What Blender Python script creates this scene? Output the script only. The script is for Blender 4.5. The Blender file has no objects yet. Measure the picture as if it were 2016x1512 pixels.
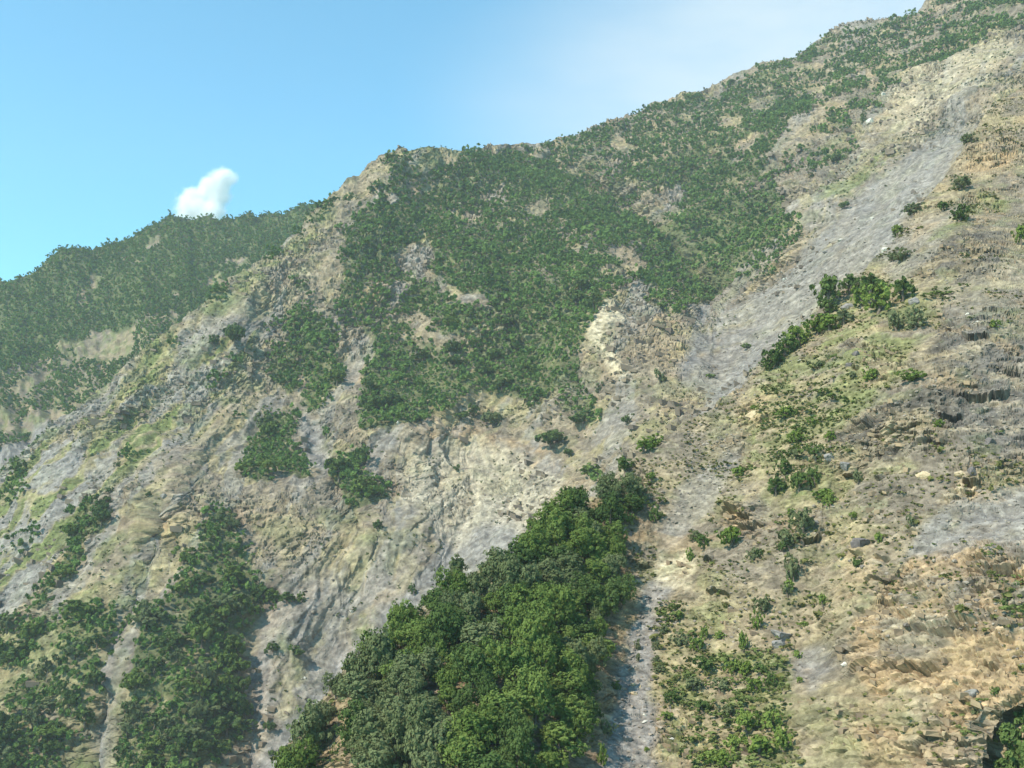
import bpy, math
import numpy as np
from mathutils import Vector, Matrix

# ------------------------------------------------------------------ camera, sky, sun, exposure
SC = bpy.context.scene
COL = SC.collection
F = 2000.0                       # focal length in photo pixels (2016 x 1512)
PITCH = math.radians(9.0)
cam_d = bpy.data.cameras.new("camera")
cam = bpy.data.objects.new("camera", cam_d)
COL.objects.link(cam)
cam_d.sensor_width = 36.0
cam_d.lens = 36.0 * F / 2016.0
cam_d.clip_start = 0.5
cam_d.clip_end = 20000
cam.location = (0, 0, 0)
cam.rotation_euler = (math.radians(90) + PITCH, 0, 0)
SC.camera = cam

SUN = Vector((-0.68, -0.48, 0.82)).normalized()
SUN_EL = math.asin(SUN.z)
SUN_AZ = math.atan2(SUN.x, SUN.y)
sun_d = bpy.data.lights.new("sun", 'SUN')
sun_d.energy = 4.1
sun_d.angle = math.radians(0.5)
sun_d.color = (1.0, 0.92, 0.78)
sun = bpy.data.objects.new("sun", sun_d)
COL.objects.link(sun)
sun.location = (-300, -100, 400)
sun.rotation_euler = SUN.to_track_quat('Z', 'Y').to_euler()

SC.view_settings.view_transform = 'Standard'
SC.view_settings.look = 'None'
SC.view_settings.exposure = 0.8
SC.view_settings.gamma = 1.0
SC.view_settings.use_curve_mapping = False
SC.render.engine = 'CYCLES'
SC.cycles.use_denoising = True
SC.cycles.max_bounces = 6
SC.cycles.diffuse_bounces = 3
SC.cycles.volume_bounces = 5
SC.cycles.transparent_max_bounces = 4


def direction(px, py):
    v = Vector(((px - 1008) / F, 1.0, (756 - py) / F))
    c, s = math.cos(PITCH), math.sin(PITCH)
    return Vector((v.x, v.y * c - v.z * s, v.y * s + v.z * c)).normalized()


W = bpy.data.worlds.new("World")
SC.world = W
W.use_nodes = True
wt = W.node_tree
wt.nodes.clear()


def N(t, typ, **kw):
    n = t.nodes.new(typ)
    for k, v in kw.items():
        if k in n.inputs:
            n.inputs[k].default_value = v
        else:
            setattr(n, k, v)
    return n


w_out = N(wt, 'ShaderNodeOutputWorld')
w_bg = N(wt, 'ShaderNodeBackground', Strength=0.14)
w_sky = N(wt, 'ShaderNodeTexSky', sky_type='NISHITA', sun_disc=False, sun_elevation=SUN_EL,
          sun_rotation=SUN_AZ % (2 * math.pi), altitude=800.0, air_density=1.0, dust_density=0.3, ozone_density=1.0)
w_tc = N(wt, 'ShaderNodeTexCoord')
w_dot = N(wt, 'ShaderNodeVectorMath', operation='DOT_PRODUCT')
w_dot.inputs[1].default_value = direction(1760, -40)
w_pl = N(wt, 'ShaderNodeVectorMath', operation='DOT_PRODUCT')          # distance from the plane of the high cloud band
w_pl.inputs[1].default_value = direction(850, 330).cross(direction(1840, -30)).normalized()
w_ab = N(wt, 'ShaderNodeMath', operation='ABSOLUTE')
w_pm = N(wt, 'ShaderNodeMapRange', interpolation_type='SMOOTHSTEP')
w_pm.inputs['From Min'].default_value = 0.16
w_pm.inputs['From Max'].default_value = 0.01
w_m3 = N(wt, 'ShaderNodeMath', operation='MULTIPLY')
w_map = N(wt, 'ShaderNodeMapRange', interpolation_type='SMOOTHSTEP')
w_map.inputs['From Min'].default_value = 0.890
w_map.inputs['From Max'].default_value = 0.998
w_mp = N(wt, 'ShaderNodeMapping')
w_mp.inputs['Rotation'].default_value = (0.3, 0.5, 0.2)
w_mp.inputs['Scale'].default_value = (2.2, 5.0, 6.0)
w_noise = N(wt, 'ShaderNodeTexNoise', Scale=1.6, Detail=6.0, Roughness=0.55, Distortion=0.0)
w_nr = N(wt, 'ShaderNodeMapRange')
w_nr.inputs['From Min'].default_value = 0.25
w_nr.inputs['From Max'].default_value = 0.75
w_nr.inputs['To Min'].default_value = 0.45
w_mul = N(wt, 'ShaderNodeMath', operation='MULTIPLY')
w_tint = N(wt, 'ShaderNodeMix', data_type='RGBA', blend_type='MULTIPLY')
w_tint.inputs[0].default_value = 1.0
w_tint.inputs[7].default_value = (0.66, 1.22, 1.16, 1)
w_mix = N(wt, 'ShaderNodeMix', data_type='RGBA')
w_mix.inputs[7].default_value = (3.75, 4.1, 4.15, 1)
L = wt.links.new
L(w_tc.outputs['Generated'], w_dot.inputs[0])
L(w_dot.outputs['Value'], w_map.inputs['Value'])
L(w_tc.outputs['Generated'], w_mp.inputs['Vector'])
L(w_mp.outputs['Vector'], w_noise.inputs['Vector'])
L(w_noise.outputs['Fac'], w_nr.inputs['Value'])
L(w_map.outputs['Result'], w_mul.inputs[0])
L(w_nr.outputs['Result'], w_mul.inputs[1])
L(w_tc.outputs['Generated'], w_pl.inputs[0])
L(w_pl.outputs['Value'], w_ab.inputs[0])
L(w_ab.outputs[0], w_pm.inputs['Value'])
L(w_mul.outputs[0], w_m3.inputs[0])
L(w_pm.outputs['Result'], w_m3.inputs[1])
L(w_m3.outputs[0], w_mix.inputs[0])
L(w_sky.outputs[0], w_tint.inputs[6])
L(w_tint.outputs[2], w_mix.inputs[6])
L(w_mix.outputs[2], w_bg.inputs['Color'])
L(w_bg.outputs[0], w_out.inputs['Surface'])

# ------------------------------------------------------------------ numeric helpers
RNG = np.random.default_rng(11)
CP, SP = math.cos(PITCH), math.sin(PITCH)


def at(px, py, d):
    """Photo pixel + forward distance (metres) -> world point."""
    x = (px - 1008) / F * d
    z = (756 - py) / F * d
    return np.stack([x, d * CP - z * SP, d * SP + z * CP], -1)


def h2(ix, iy, seed):
    h = (ix.astype(np.int64) * 374761393 + iy.astype(np.int64) * 668265263 + seed * 974634777) & 0x7fffffff
    h = ((h ^ (h >> 13)) * 1274126177) & 0x7fffffff
    h = ((h ^ (h >> 15)) * 1103515245) & 0x7fffffff
    return ((h ^ (h >> 16)) & 0xffffff) / float(0xffffff)


def noise2(x, y, seed=0):
    ix, iy = np.floor(x), np.floor(y)
    fx, fy = x - ix, y - iy
    ux, uy = fx * fx * (3 - 2 * fx), fy * fy * (3 - 2 * fy)
    a, b = h2(ix, iy, seed), h2(ix + 1, iy, seed)
    c, d = h2(ix, iy + 1, seed), h2(ix + 1, iy + 1, seed)
    return (a + (b - a) * ux) * (1 - uy) + (c + (d - c) * ux) * uy


def fbm(x, y, seed=0, octs=4, gain=0.5):
    s, a, t = 0, 1.0, 0
    for o in range(octs):
        cs, sn = math.cos(0.6 * o + 0.3), math.sin(0.6 * o + 0.3)
        k = 2.03 ** o
        s = s + a * noise2((x * cs - y * sn) * k + 17.3 * o, (x * sn + y * cs) * k - 9.1 * o, seed + o)
        t += a
        a *= gain
    return s / t                                   # 0..1, mean 0.5


def ridged(x, y, seed=0, octs=3):
    return 1 - np.abs(2 * fbm(x, y, seed, octs) - 1) * 2


def worley(x, y, seed=0):
    """F1, F2 and a random value of the nearest cell."""
    ix, iy = np.floor(x), np.floor(y)
    f1 = np.full(x.shape, 9.0)
    f2 = np.full(x.shape, 9.0)
    cid = np.zeros(x.shape)
    for dx in (-1, 0, 1):
        for dy in (-1, 0, 1):
            cx, cy = ix + dx, iy + dy
            ox, oy = cx + h2(cx, cy, seed), cy + h2(cx, cy, seed + 5)
            dd = np.hypot(ox - x, oy - y)
            r = h2(cx, cy, seed + 9)
            near = dd < f1
            f2 = np.where(near, f1, np.minimum(f2, dd))
            cid = np.where(near, r, cid)
            f1 = np.where(near, dd, f1)
    return f1, f2, cid


def smooth(a, b, x):
    t = np.clip((x - a) / (b - a), 0, 1)
    return t * t * (3 - 2 * t)


def inpoly(px, py, poly):
    poly = np.asarray(poly, float)
    m = (px >= poly[:, 0].min()) & (px <= poly[:, 0].max()) & (py >= poly[:, 1].min()) & (py <= poly[:, 1].max())
    out = np.zeros(px.shape, bool)
    if not m.any():
        return out
    x, y = px[m], py[m]
    r = np.zeros(x.shape, bool)
    n = len(poly)
    for i in range(n):
        x1, y1 = poly[i]
        x2, y2 = poly[(i + 1) % n]
        if y1 == y2:
            continue
        c = ((y1 > y) != (y2 > y)) & (x < (x2 - x1) * (y - y1) / (y2 - y1) + x1)
        r ^= c
    out[m] = r
    return out


def dist_line(px, py, line):
    line = np.asarray(line, float)
    best = np.full(px.shape, 1e9)
    for (x1, y1), (x2, y2) in zip(line[:-1], line[1:]):
        dx, dy = x2 - x1, y2 - y1
        t = np.clip(((px - x1) * dx + (py - y1) * dy) / (dx * dx + dy * dy), 0, 1)
        best = np.minimum(best, np.hypot(px - x1 - t * dx, py - y1 - t * dy))
    return best


def tps(ctrl, px, py):
    c = np.asarray(ctrl, float)
    X, Y, D = c[:, 0] / 1000, c[:, 1] / 1000, np.log(c[:, 2])
    n = len(c)

    def k(r2):
        return 0.5 * r2 * np.log(r2 + 1e-9)
    A = np.zeros((n + 3, n + 3))
    A[:n, :n] = k((X[:, None] - X) ** 2 + (Y[:, None] - Y) ** 2) + np.eye(n) * 2e-3
    A[:n, n:] = np.stack([np.ones(n), X, Y], 1)
    A[n:, :n] = A[:n, n:].T
    w = np.linalg.solve(A, np.concatenate([D, np.zeros(3)]))
    x, y = px / 1000, py / 1000
    out = w[n] + w[n + 1] * x + w[n + 2] * y
    for i in range(n):
        out = out + w[i] * k((x - X[i]) ** 2 + (y - Y[i]) ** 2)
    return np.exp(out)


def curve(pts, x):
    p = np.asarray(pts, float)
    return np.interp(x, p[:, 0], p[:, 1])


def normals(P):
    du = np.gradient(P, axis=1)
    dv = np.gradient(P, axis=0)
    n = np.cross(dv, du)
    n /= np.linalg.norm(n, axis=-1, keepdims=True) + 1e-9
    return n


def blur(a, k):
    for ax in (0, 1):
        c = np.cumsum(np.pad(a, [(k + 1, k) if i == ax else (0, 0) for i in range(a.ndim)], mode='edge'), axis=ax)
        n = a.shape[ax]
        hi = np.take(c, np.arange(2 * k + 1, 2 * k + 1 + n), axis=ax)
        lo = np.take(c, np.arange(0, n), axis=ax)
        a = (hi - lo) / (2 * k + 1)
    return a


# ------------------------------------------------------------------ object helpers
def tag(o, label, cat, group=None, kind=None):
    o["label"] = label
    o["category"] = cat
    if group:
        o["group"] = group
    if kind:
        o["kind"] = kind
    return o


def raw_mesh(name, V, Fc, mat, smooth_shade=False, attrs=None):
    me = bpy.data.meshes.new(name)
    V = np.ascontiguousarray(V, np.float32)
    Fc = np.ascontiguousarray(Fc, np.int32)
    k = Fc.shape[1]
    me.vertices.add(len(V))
    me.vertices.foreach_set("co", V.ravel())
    me.loops.add(Fc.size)
    me.loops.foreach_set("vertex_index", Fc.ravel())
    me.polygons.add(len(Fc))
    me.polygons.foreach_set("loop_start", np.arange(0, Fc.size, k, dtype=np.int32))
    me.polygons.foreach_set("use_smooth", np.full(len(Fc), smooth_shade))
    for an, (typ, arr) in (attrs or {}).items():
        at_ = me.attributes.new(an, typ, 'POINT')
        at_.data.foreach_set('color' if typ == 'FLOAT_COLOR' else 'value', np.ascontiguousarray(arr, np.float32).ravel())
    me.update(calc_edges=True)
    if mat:
        me.materials.append(mat)
    return me


def add(name, me, parent=None):
    o = bpy.data.objects.new(name, me)
    COL.objects.link(o)
    if parent:
        o.parent = parent
    return o


# ------------------------------------------------------------------ materials
def new_mat(name):
    m = bpy.data.materials.new(name)
    m.use_nodes = True
    t = m.node_tree
    t.nodes.clear()
    return m, t


def ground_mat(name, fine, bump):
    m, t = new_mat(name)
    o = N(t, 'ShaderNodeOutputMaterial')
    b = N(t, 'ShaderNodeBsdfPrincipled', Roughness=0.95)
    b.inputs['Specular IOR Level'].default_value = 0.15
    a = N(t, 'ShaderNodeAttribute', attribute_name='Col')
    tc = N(t, 'ShaderNodeTexCoord')
    n1 = N(t, 'ShaderNodeTexNoise', Scale=fine, Detail=5.0, Roughness=0.65)
    mr = N(t, 'ShaderNodeMapRange')
    mr.inputs['From Min'].default_value = 0.25
    mr.inputs['From Max'].default_value = 0.75
    mr.inputs['To Min'].default_value = 0.50
    mr.inputs['To Max'].default_value = 1.45
    mx = N(t, 'ShaderNodeVectorMath', operation='SCALE')
    bp = N(t, 'ShaderNodeBump', Strength=0.9, Distance=bump)
    l = t.links.new
    l(tc.outputs['Object'], n1.inputs['Vector'])
    l(n1.outputs['Fac'], mr.inputs['Value'])
    l(a.outputs['Color'], mx.inputs[0])
    l(mr.outputs['Result'], mx.inputs['Scale'])
    l(mx.outputs['Vector'], b.inputs['Base Color'])
    l(n1.outputs['Fac'], bp.inputs['Height'])
    l(bp.outputs['Normal'], b.inputs['Normal'])
    l(b.outputs[0], o.inputs['Surface'])
    return m


def leaf_mat(name, dark, light, attr=None, trans=0.14):
    """Foliage between two colours; the mix varies by plant (attribute or object) and by clump (noise)."""
    m, t = new_mat(name)
    o = N(t, 'ShaderNodeOutputMaterial')
    d = N(t, 'ShaderNodeBsdfDiffuse', Roughness=0.5)
    tr = N(t, 'ShaderNodeBsdfTranslucent')
    ms = N(t, 'ShaderNodeMixShader')
    ms.inputs[0].default_value = trans
    tc = N(t, 'ShaderNodeTexCoord')
    n1 = N(t, 'ShaderNodeTexNoise', Scale=0.9, Detail=3.0, Roughness=0.7)
    mr = N(t, 'ShaderNodeMapRange')
    mr.inputs['From Min'].default_value = 0.3
    mr.inputs['From Max'].default_value = 0.7
    src = N(t, 'ShaderNodeAttribute', attribute_name=attr) if attr else N(t, 'ShaderNodeObjectInfo')
    ad = N(t, 'ShaderNodeMath', operation='MULTIPLY_ADD')
    ad.inputs[1].default_value = 0.55
    m2 = N(t, 'ShaderNodeMath', operation='MULTIPLY')
    m2.inputs[1].default_value = 0.45
    mix = N(t, 'ShaderNodeMix', data_type='RGBA')
    mix.inputs[6].default_value = (*dark, 1)
    mix.inputs[7].default_value = (*light, 1)
    l = t.links.new
    l(tc.outputs['Object'], n1.inputs['Vector'])
    l(n1.outputs['Fac'], mr.inputs['Value'])
    l(src.outputs['Fac' if attr else 'Random'], m2.inputs[0])
    l(mr.outputs['Result'], ad.inputs[0])
    l(m2.outputs[0], ad.inputs[2])
    l(ad.outputs[0], mix.inputs[0])
    l(mix.outputs[2], d.inputs['Color'])
    l(mix.outputs[2], tr.inputs['Color'])
    l(d.outputs[0], ms.inputs[1])
    l(tr.outputs[0], ms.inputs[2])
    l(ms.outputs[0], o.inputs['Surface'])
    return m


def stone_mat(name, c1, c2, scale=2.0, attr=None):
    m, t = new_mat(name)
    o = N(t, 'ShaderNodeOutputMaterial')
    b = N(t, 'ShaderNodeBsdfPrincipled', Roughness=0.9)
    b.inputs['Specular IOR Level'].default_value = 0.2
    tc = N(t, 'ShaderNodeTexCoord')
    n1 = N(t, 'ShaderNodeTexNoise', Scale=scale, Detail=6.0, Roughness=0.7)
    cr = N(t, 'ShaderNodeMapRange')
    cr.inputs['From Min'].default_value = 0.3
    cr.inputs['From Max'].default_value = 0.7
    mix = N(t, 'ShaderNodeMix', data_type='RGBA')
    mix.inputs[6].default_value = (*c1, 1)
    mix.inputs[7].default_value = (*c2, 1)
    bp = N(t, 'ShaderNodeBump', Strength=0.7, Distance=0.12)
    l = t.links.new
    l(tc.outputs['Object'], n1.inputs['Vector'])
    l(n1.outputs['Fac'], cr.inputs['Value'])
    if attr:
        a = N(t, 'ShaderNodeAttribute', attribute_name=attr)
        av = N(t, 'ShaderNodeMath', operation='MULTIPLY_ADD')
        av.inputs[1].default_value = 0.3
        sc = N(t, 'ShaderNodeMath', operation='MULTIPLY')
        sc.inputs[1].default_value = 0.7
        l(a.outputs['Fac'], sc.inputs[0])
        l(cr.outputs['Result'], av.inputs[0])
        l(sc.outputs[0], av.inputs[2])
        l(av.outputs[0], mix.inputs[0])
    else:
        l(cr.outputs['Result'], mix.inputs[0])
    l(mix.outputs[2], b.inputs['Base Color'])
    l(n1.outputs['Fac'], bp.inputs['Height'])
    l(bp.outputs['Normal'], b.inputs['Normal'])
    l(b.outputs[0], o.inputs['Surface'])
    return m


# ------------------------------------------------------------------ the three slopes
MAIN_TOP = [(-460, 1290), (-300, 1150), (-160, 1040), (0, 928), (100, 845), (200, 768), (300, 690), (400, 620), (470, 560), (520, 520), (560, 482),
            (600, 440), (650, 392), (690, 355), (730, 318), (750, 304), (780, 298), (830, 300), (890, 309), (950, 299),
            (1005, 288), (1060, 284), (1130, 266), (1200, 243), (1280, 213), (1350, 186), (1400, 170), (1460, 150), (1510, 128),
            (1560, 116), (1600, 96), (1640, 72), (1700, 52), (1760, 44), (1805, 36), (1825, 25), (1840, 4), (1880, -40), (2050, -140), (2300, -260)]
NEAR_TOP = [(380, 1680), (480, 1580), (545, 1512), (570, 1470), (620, 1395), (660, 1345), (720, 1280), (770, 1238), (820, 1195), (880, 1150),
            (960, 1125), (1030, 1085), (1060, 1040), (1110, 1010), (1160, 995), (1200, 965), (1240, 912), (1310, 850), (1390, 806),
            (1415, 785), (1440, 768), (1500, 722), (1560, 660), (1620, 605), (1690, 555), (1740, 505), (1790, 440), (1832, 378),
            (1872, 328), (1902, 288), (1930, 238), (1970, 200), (2016, 170), (2200, 60), (2400, -60), (2800, -250)]
HILL_TOP = [(-460, 790), (-200, 660), (0, 568), (70, 537), (125, 503), (190, 478), (250, 457), (340, 437), (420, 430), (500, 419), (560, 414),
            (610, 410), (720, 430), (860, 480)]

MAIN_D = [(-160, 1060, 470), (0, 930, 500), (200, 765, 540), (400, 620, 600), (560, 480, 680), (700, 350, 740), (780, 295, 770),
          (890, 307, 800), (1060, 282, 860), (1200, 240, 900), (1350, 185, 930), (1560, 115, 930), (1640, 72, 930), (1840, 10, 880),
          (2100, -120, 800), (0, 1200, 400), (0, 1500, 330), (200, 1000, 430), (200, 1300, 350), (300, 1500, 320), (400, 800, 520),
          (400, 1100, 400), (500, 1300, 350), (500, 1500, 320), (600, 700, 570), (600, 1000, 430), (700, 1200, 380), (850, 850, 490),
          (900, 1100, 390), (900, 600, 590), (800, 450, 680), (1000, 450, 690), (1050, 700, 530), (1150, 900, 440), (1250, 430, 720),
          (1400, 590, 600), (1350, 700, 480), (1420, 800, 400), (1250, 950, 380), (1200, 620, 540), (1500, 450, 640), (1500, 620, 520),
          (1450, 300, 780), (1650, 200, 760), (1600, 500, 520), (1700, 400, 540), (1800, 280, 580), (1900, 200, 600), (1900, 100, 700),
          (2050, 150, 600), (2100, 0, 700)]
NEAR_D = [(480, 1560, 125), (570, 1460, 128), (660, 1330, 135), (770, 1220, 145), (880, 1140, 152), (1040, 1050, 160), (1200, 965, 172),
          (1310, 855, 185), (1430, 775, 195), (1560, 650, 210), (1740, 510, 230), (1870, 330, 270), (1970, 200, 300), (2200, 60, 330),
          (700, 1500, 112), (900, 1300, 125), (900, 1500, 103), (1050, 1200, 138), (1050, 1500, 104), (1150, 1350, 122), (1240, 1180, 146),
          (1240, 1350, 127), (1240, 1500, 109), (1350, 1120, 148), (1400, 1000, 160), (1400, 1300, 128), (1400, 1500, 108), (1550, 900, 162),
          (1550, 1250, 125), (1550, 1500, 100), (1700, 700, 180), (1700, 1000, 140), (1700, 1300, 108), (1700, 1500, 92), (1900, 500, 205),
          (1900, 800, 150), (1900, 1100, 115), (1900, 1400, 90), (2100, 300, 260), (2100, 800, 145), (2100, 1200, 100), (2100, 1550, 76),
          (1990, 1520, 83), (550, 1640, 110), (1300, 1650, 95), (1900, 1650, 78), (2640, -100, 320), (2640, 500, 190), (2640, 1000, 125), (2640, 1600, 74)]
HILL_D = [(-160, 640, 900), (0, 560, 950), (120, 495, 990), (340, 430, 1050), (500, 415, 1080), (600, 410, 1080), (720, 430, 1050),
          (0, 700, 820), (0, 900, 680), (200, 650, 850), (200, 800, 720), (400, 550, 920), (400, 700, 780), (600, 520, 960), (-160, 900, 680),
          (600, 700, 800)]

MAIN_CARVE = [([(960, 300), (1080, 330), (1180, 390), (1260, 450), (1340, 530), (1400, 585)], 36, 40), ([(1400, 590), (1420, 690), (1400, 760)], 6, 45),
              ([(520, 700), (440, 900), (330, 1040)], 3, 34), ([(170, 890), (60, 1110), (-60, 1300)], 4, 34), ([(250, 760), (150, 900), (0, 1110)], -4, 40),
              ([(770, 960), (745, 1100), (640, 1310)], 3, 34), ([(500, 980), (565, 1100), (565, 1260)], -3, 40), ([(1240, 770), (1150, 900), (1050, 1010)], 5, 36),
              ([(700, 630), (690, 720), (650, 850)], 4, 28), ([(690, 380), (600, 480), (430, 640), (200, 800)], -4, 40), ([(1560, 130), (1450, 240), (1300, 330)], -14, 46),
              ([(1620, 160), (1540, 240), (1420, 330)], 12, 34), ([(1720, 90), (1640, 180), (1560, 260)], -10, 36), ([(960, 480), (1010, 620), (1060, 760)], 8, 34),
              ([(600, 700), (610, 800), (640, 920), (700, 1030)], 6, 22), ([(330, 1040), (300, 1120), (260, 1210), (215, 1340), (200, 1600)], 4, 26),
              ([(930, 900), (930, 1000), (900, 1110)], 12, 90), ([(530, 1180), (500, 1300), (500, 1400), (490, 1560)], 4, 28),
              ([(880, 1130), (700, 1260), (600, 1400), (540, 1560)], 3, 70),
              ([(780, 300), (720, 450), (660, 620), (680, 800), (790, 850)], -13, 70), ([(430, 1010), (390, 1200), (350, 1600)], -6, 60),
              ([(1180, 612), (1250, 640), (1350, 660)], -4, 40), ([(1120, 430), (1290, 560), (1380, 600)], -8, 42),
              ([(1880, 260), (1700, 420), (1560, 560), (1420, 700)], 10, 55), ([(1500, 330), (1570, 430), (1480, 520)], -10, 40),
              ([(1000, 420), (920, 600), (880, 780)], -8, 50), ([(860, 330), (830, 520), (800, 700)], 8, 40),
              ([(1660, 190), (1500, 300), (1340, 420)], -12, 60), ([(500, 600), (380, 800), (330, 1000)], -10, 60)]
NEAR_CARVE = [([(1480, 860), (1400, 950), (1330, 1050), (1272, 1170), (1238, 1300), (1230, 1700)], 1.2, 45),
              ([(1160, 1000), (1080, 1200), (1000, 1400), (950, 1700)], -1.5, 90),
              ([(1740, 880), (1650, 1000), (1600, 1150), (1590, 1300)], 3, 45), ([(1960, 640), (1800, 760), (1700, 900)], -4, 60),
              ([(2016, 960), (1860, 1080), (1760, 1180)], 2.5, 40), ([(1880, 420), (1800, 560), (1640, 730)], -4, 50)]
SHADE_HOLLOW = [(1972, 1425), (1990, 1402), (2030, 1388), (2200, 1370), (2200, 1700), (1935, 1700), (1948, 1500), (1962, 1460)]  # made-up hollow, shaped so the bottom-right corner falls into shade


class Slope:
    pass


def build_slope(x0, x1, step, rows, top, bot, ctrl, carve, seed, warp):
    s = Slope()
    xs = np.arange(x0, x1, step)
    T, B = curve(top, xs), bot(xs)
    T = T + (noise2(xs / 14, xs * 0, seed) - 0.5) * 5
    v = np.linspace(0, 1, rows)[:, None]
    s.py = T + v * (B - T)
    s.px = np.broadcast_to(xs, s.py.shape).copy()
    s.wx = s.px + (fbm(s.px / warp, s.py / warp, seed + 1, 4) - 0.5) * warp * 0.9
    s.wy = s.py + (fbm(s.px / warp, s.py / warp, seed + 7, 4) - 0.5) * warp * 0.9
    d = tps(ctrl, s.px, s.py)
    for line, amp, w in carve:
        q = dist_line(s.wx, s.wy, line)
        d = d + amp * np.exp(-(q / w) ** 2)
    s.d = d
    return s


def finish(s, name, label, cat, mat, disp, col, back=26, skirt=10, drop=0.75, lift=1.0):
    """Displace along the smoothed normals, add the far side behind the crest and a foot below the frame, link the sheet."""
    s.P = at(s.px, s.py, s.d)
    nrm = normals(blur(s.P, 3))
    s.P = s.P + nrm * np.array((1.0, 1.0, lift)) * disp[..., None]
    s.nrm = normals(s.P)
    top, cr = s.P[0], col[0]
    rng = np.arange(back, 0, -1)[:, None]
    run = (rng * 1.5 + rng ** 1.7 * 0.8) * (s.d[0] / 300.0)[None, :]
    bk = np.repeat(top[None], back, 0).copy()
    bk[..., 1] += run
    bk[..., 2] -= run * drop * np.clip(rng / 6.0, 0.1, 1) + (fbm(bk[..., 0] / 12, bk[..., 1] / 12, 5, 3) - 0.5) * 3
    ft = np.repeat(s.P[-1][None], skirt, 0).copy()
    k = (np.arange(1, skirt + 1) ** 1.6)[:, None] * 1.6
    ft[..., 1] -= k * 0.9
    ft[..., 2] -= k
    P = np.concatenate([bk, s.P, ft], 0)
    C = np.concatenate([np.repeat(cr[None], back, 0), col, np.repeat(col[-1][None], skirt, 0)], 0)
    r, c = P.shape[:2]
    idx = np.arange(r * c).reshape(r, c)
    Fc = np.stack([idx[:-1, :-1], idx[1:, :-1], idx[1:, 1:], idx[:-1, 1:]], -1).reshape(-1, 4)
    rgba = np.concatenate([C, np.ones(C.shape[:2] + (1,))], -1).reshape(-1, 4)
    me = raw_mesh(name, P.reshape(-1, 3), Fc, mat, False, {'Col': ('FLOAT_COLOR', rgba)})
    o = add(name, me)
    tag(o, label, cat, kind='structure')
    s.obj = o
    return s


def mixc(a, b, t):
    return a + (np.asarray(b) - a) * np.asarray(t)[..., None]


def paint(s, zones, soft=6):
    m = np.zeros(s.px.shape)
    for poly, val in zones:
        m[inpoly(s.wx, s.wy, poly)] = val
    return blur(m, soft) if soft else m


ROCK = np.array((0.178, 0.146, 0.108))
ROCKD = np.array((0.100, 0.086, 0.070))
TAN = np.array((0.240, 0.190, 0.122))
OCHRE = np.array((0.325, 0.222, 0.122))
PALE = np.array((0.420, 0.355, 0.240))
SCREE = np.array((0.200, 0.184, 0.166))
DRY = np.array((0.255, 0.215, 0.105))
GREEN = np.array((0.115, 0.140, 0.046))
WOOD = np.array((0.068, 0.090, 0.030))
EARTH = np.array((0.197, 0.133, 0.072))

def density(s, base, zones, soft=2, up=0):
    """Plant cover 0..1 over a slope; up = how far (photo pixels) a plant's middle stands above its foot."""
    wy = s.wy - up
    m = np.full(s.px.shape, float(base))
    for poly, val in zones:
        if len(poly) == 3 and not hasattr(poly[0], '__len__'):
            m[np.hypot(s.wx - poly[0], wy - poly[1]) < poly[2]] = val
        else:
            m[inpoly(s.wx, wy, poly)] = val
    return blur(m, soft)


# ---- the hill behind on the left
hill = build_slope(-420, 760, 2.6, 230, HILL_TOP, lambda x: np.maximum(curve(MAIN_TOP, x) + 130, curve(HILL_TOP, x) + 60), HILL_D, [], 31, 60)
hill.scree = paint(hill, [([(10, 890), (60, 850), (120, 835), (60, 900), (-100, 1000), (-100, 930)], 1.0)], 4)
n1, n2 = fbm(hill.px / 26, hill.py / 26, 40, 4), fbm(hill.px / 9, hill.py / 9, 41, 4)
col = mixc(np.broadcast_to(ROCK, hill.px.shape + (3,)), TAN, smooth(0.4, 0.6, n1))
col = mixc(col, GREEN, smooth(0.45, 0.65, n2) * 0.6)
col = mixc(col, SCREE, hill.scree)
hz = [([(430, 495), (470, 497), (497, 505), (502, 527), (470, 532), (440, 512)], 0.1), ([(410, 530), (442, 532), (442, 562), (415, 552)], 0.15),
      ((238, 499, 11), 0), ((302, 483, 11), 0), ((168, 567, 12), 0), ((266, 517, 10), 0), ((198, 538, 8), 0), ((350, 570, 7), 0),
      ([(160, 645), (215, 632), (232, 642), (180, 662)], 0.1), ([(295, 628), (350, 612), (352, 640), (300, 652)], 0.1),
      ([(80, 690), (120, 668), (200, 645), (320, 622), (320, 680), (240, 725), (150, 800), (-100, 830), (-100, 770)], 0.60),
      ([(-100, 800), (150, 780), (250, 720), (260, 760), (100, 860), (-100, 960)], 0.52),
      ([(10, 890), (60, 850), (120, 835), (60, 900), (-100, 1000), (-100, 930)], 0.03)]
hd = density(hill, 0.97, hz, 2, 4)
col = mixc(col, WOOD, smooth(0.5, 0.9, hd) * 0.85)
disp = (fbm(hill.px / 70, hill.py / 90, 42, 4) - 0.5) * 26 + (fbm(hill.px / 12, hill.py / 12, 43, 3) - 0.5) * 4
M_HILL = ground_mat("hill_ground", 0.18, 0.8)
finish(hill, "hill", "rounded green wooded hill behind the left edge of the main spur", "hill", M_HILL, disp, col, drop=0.5)

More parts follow.
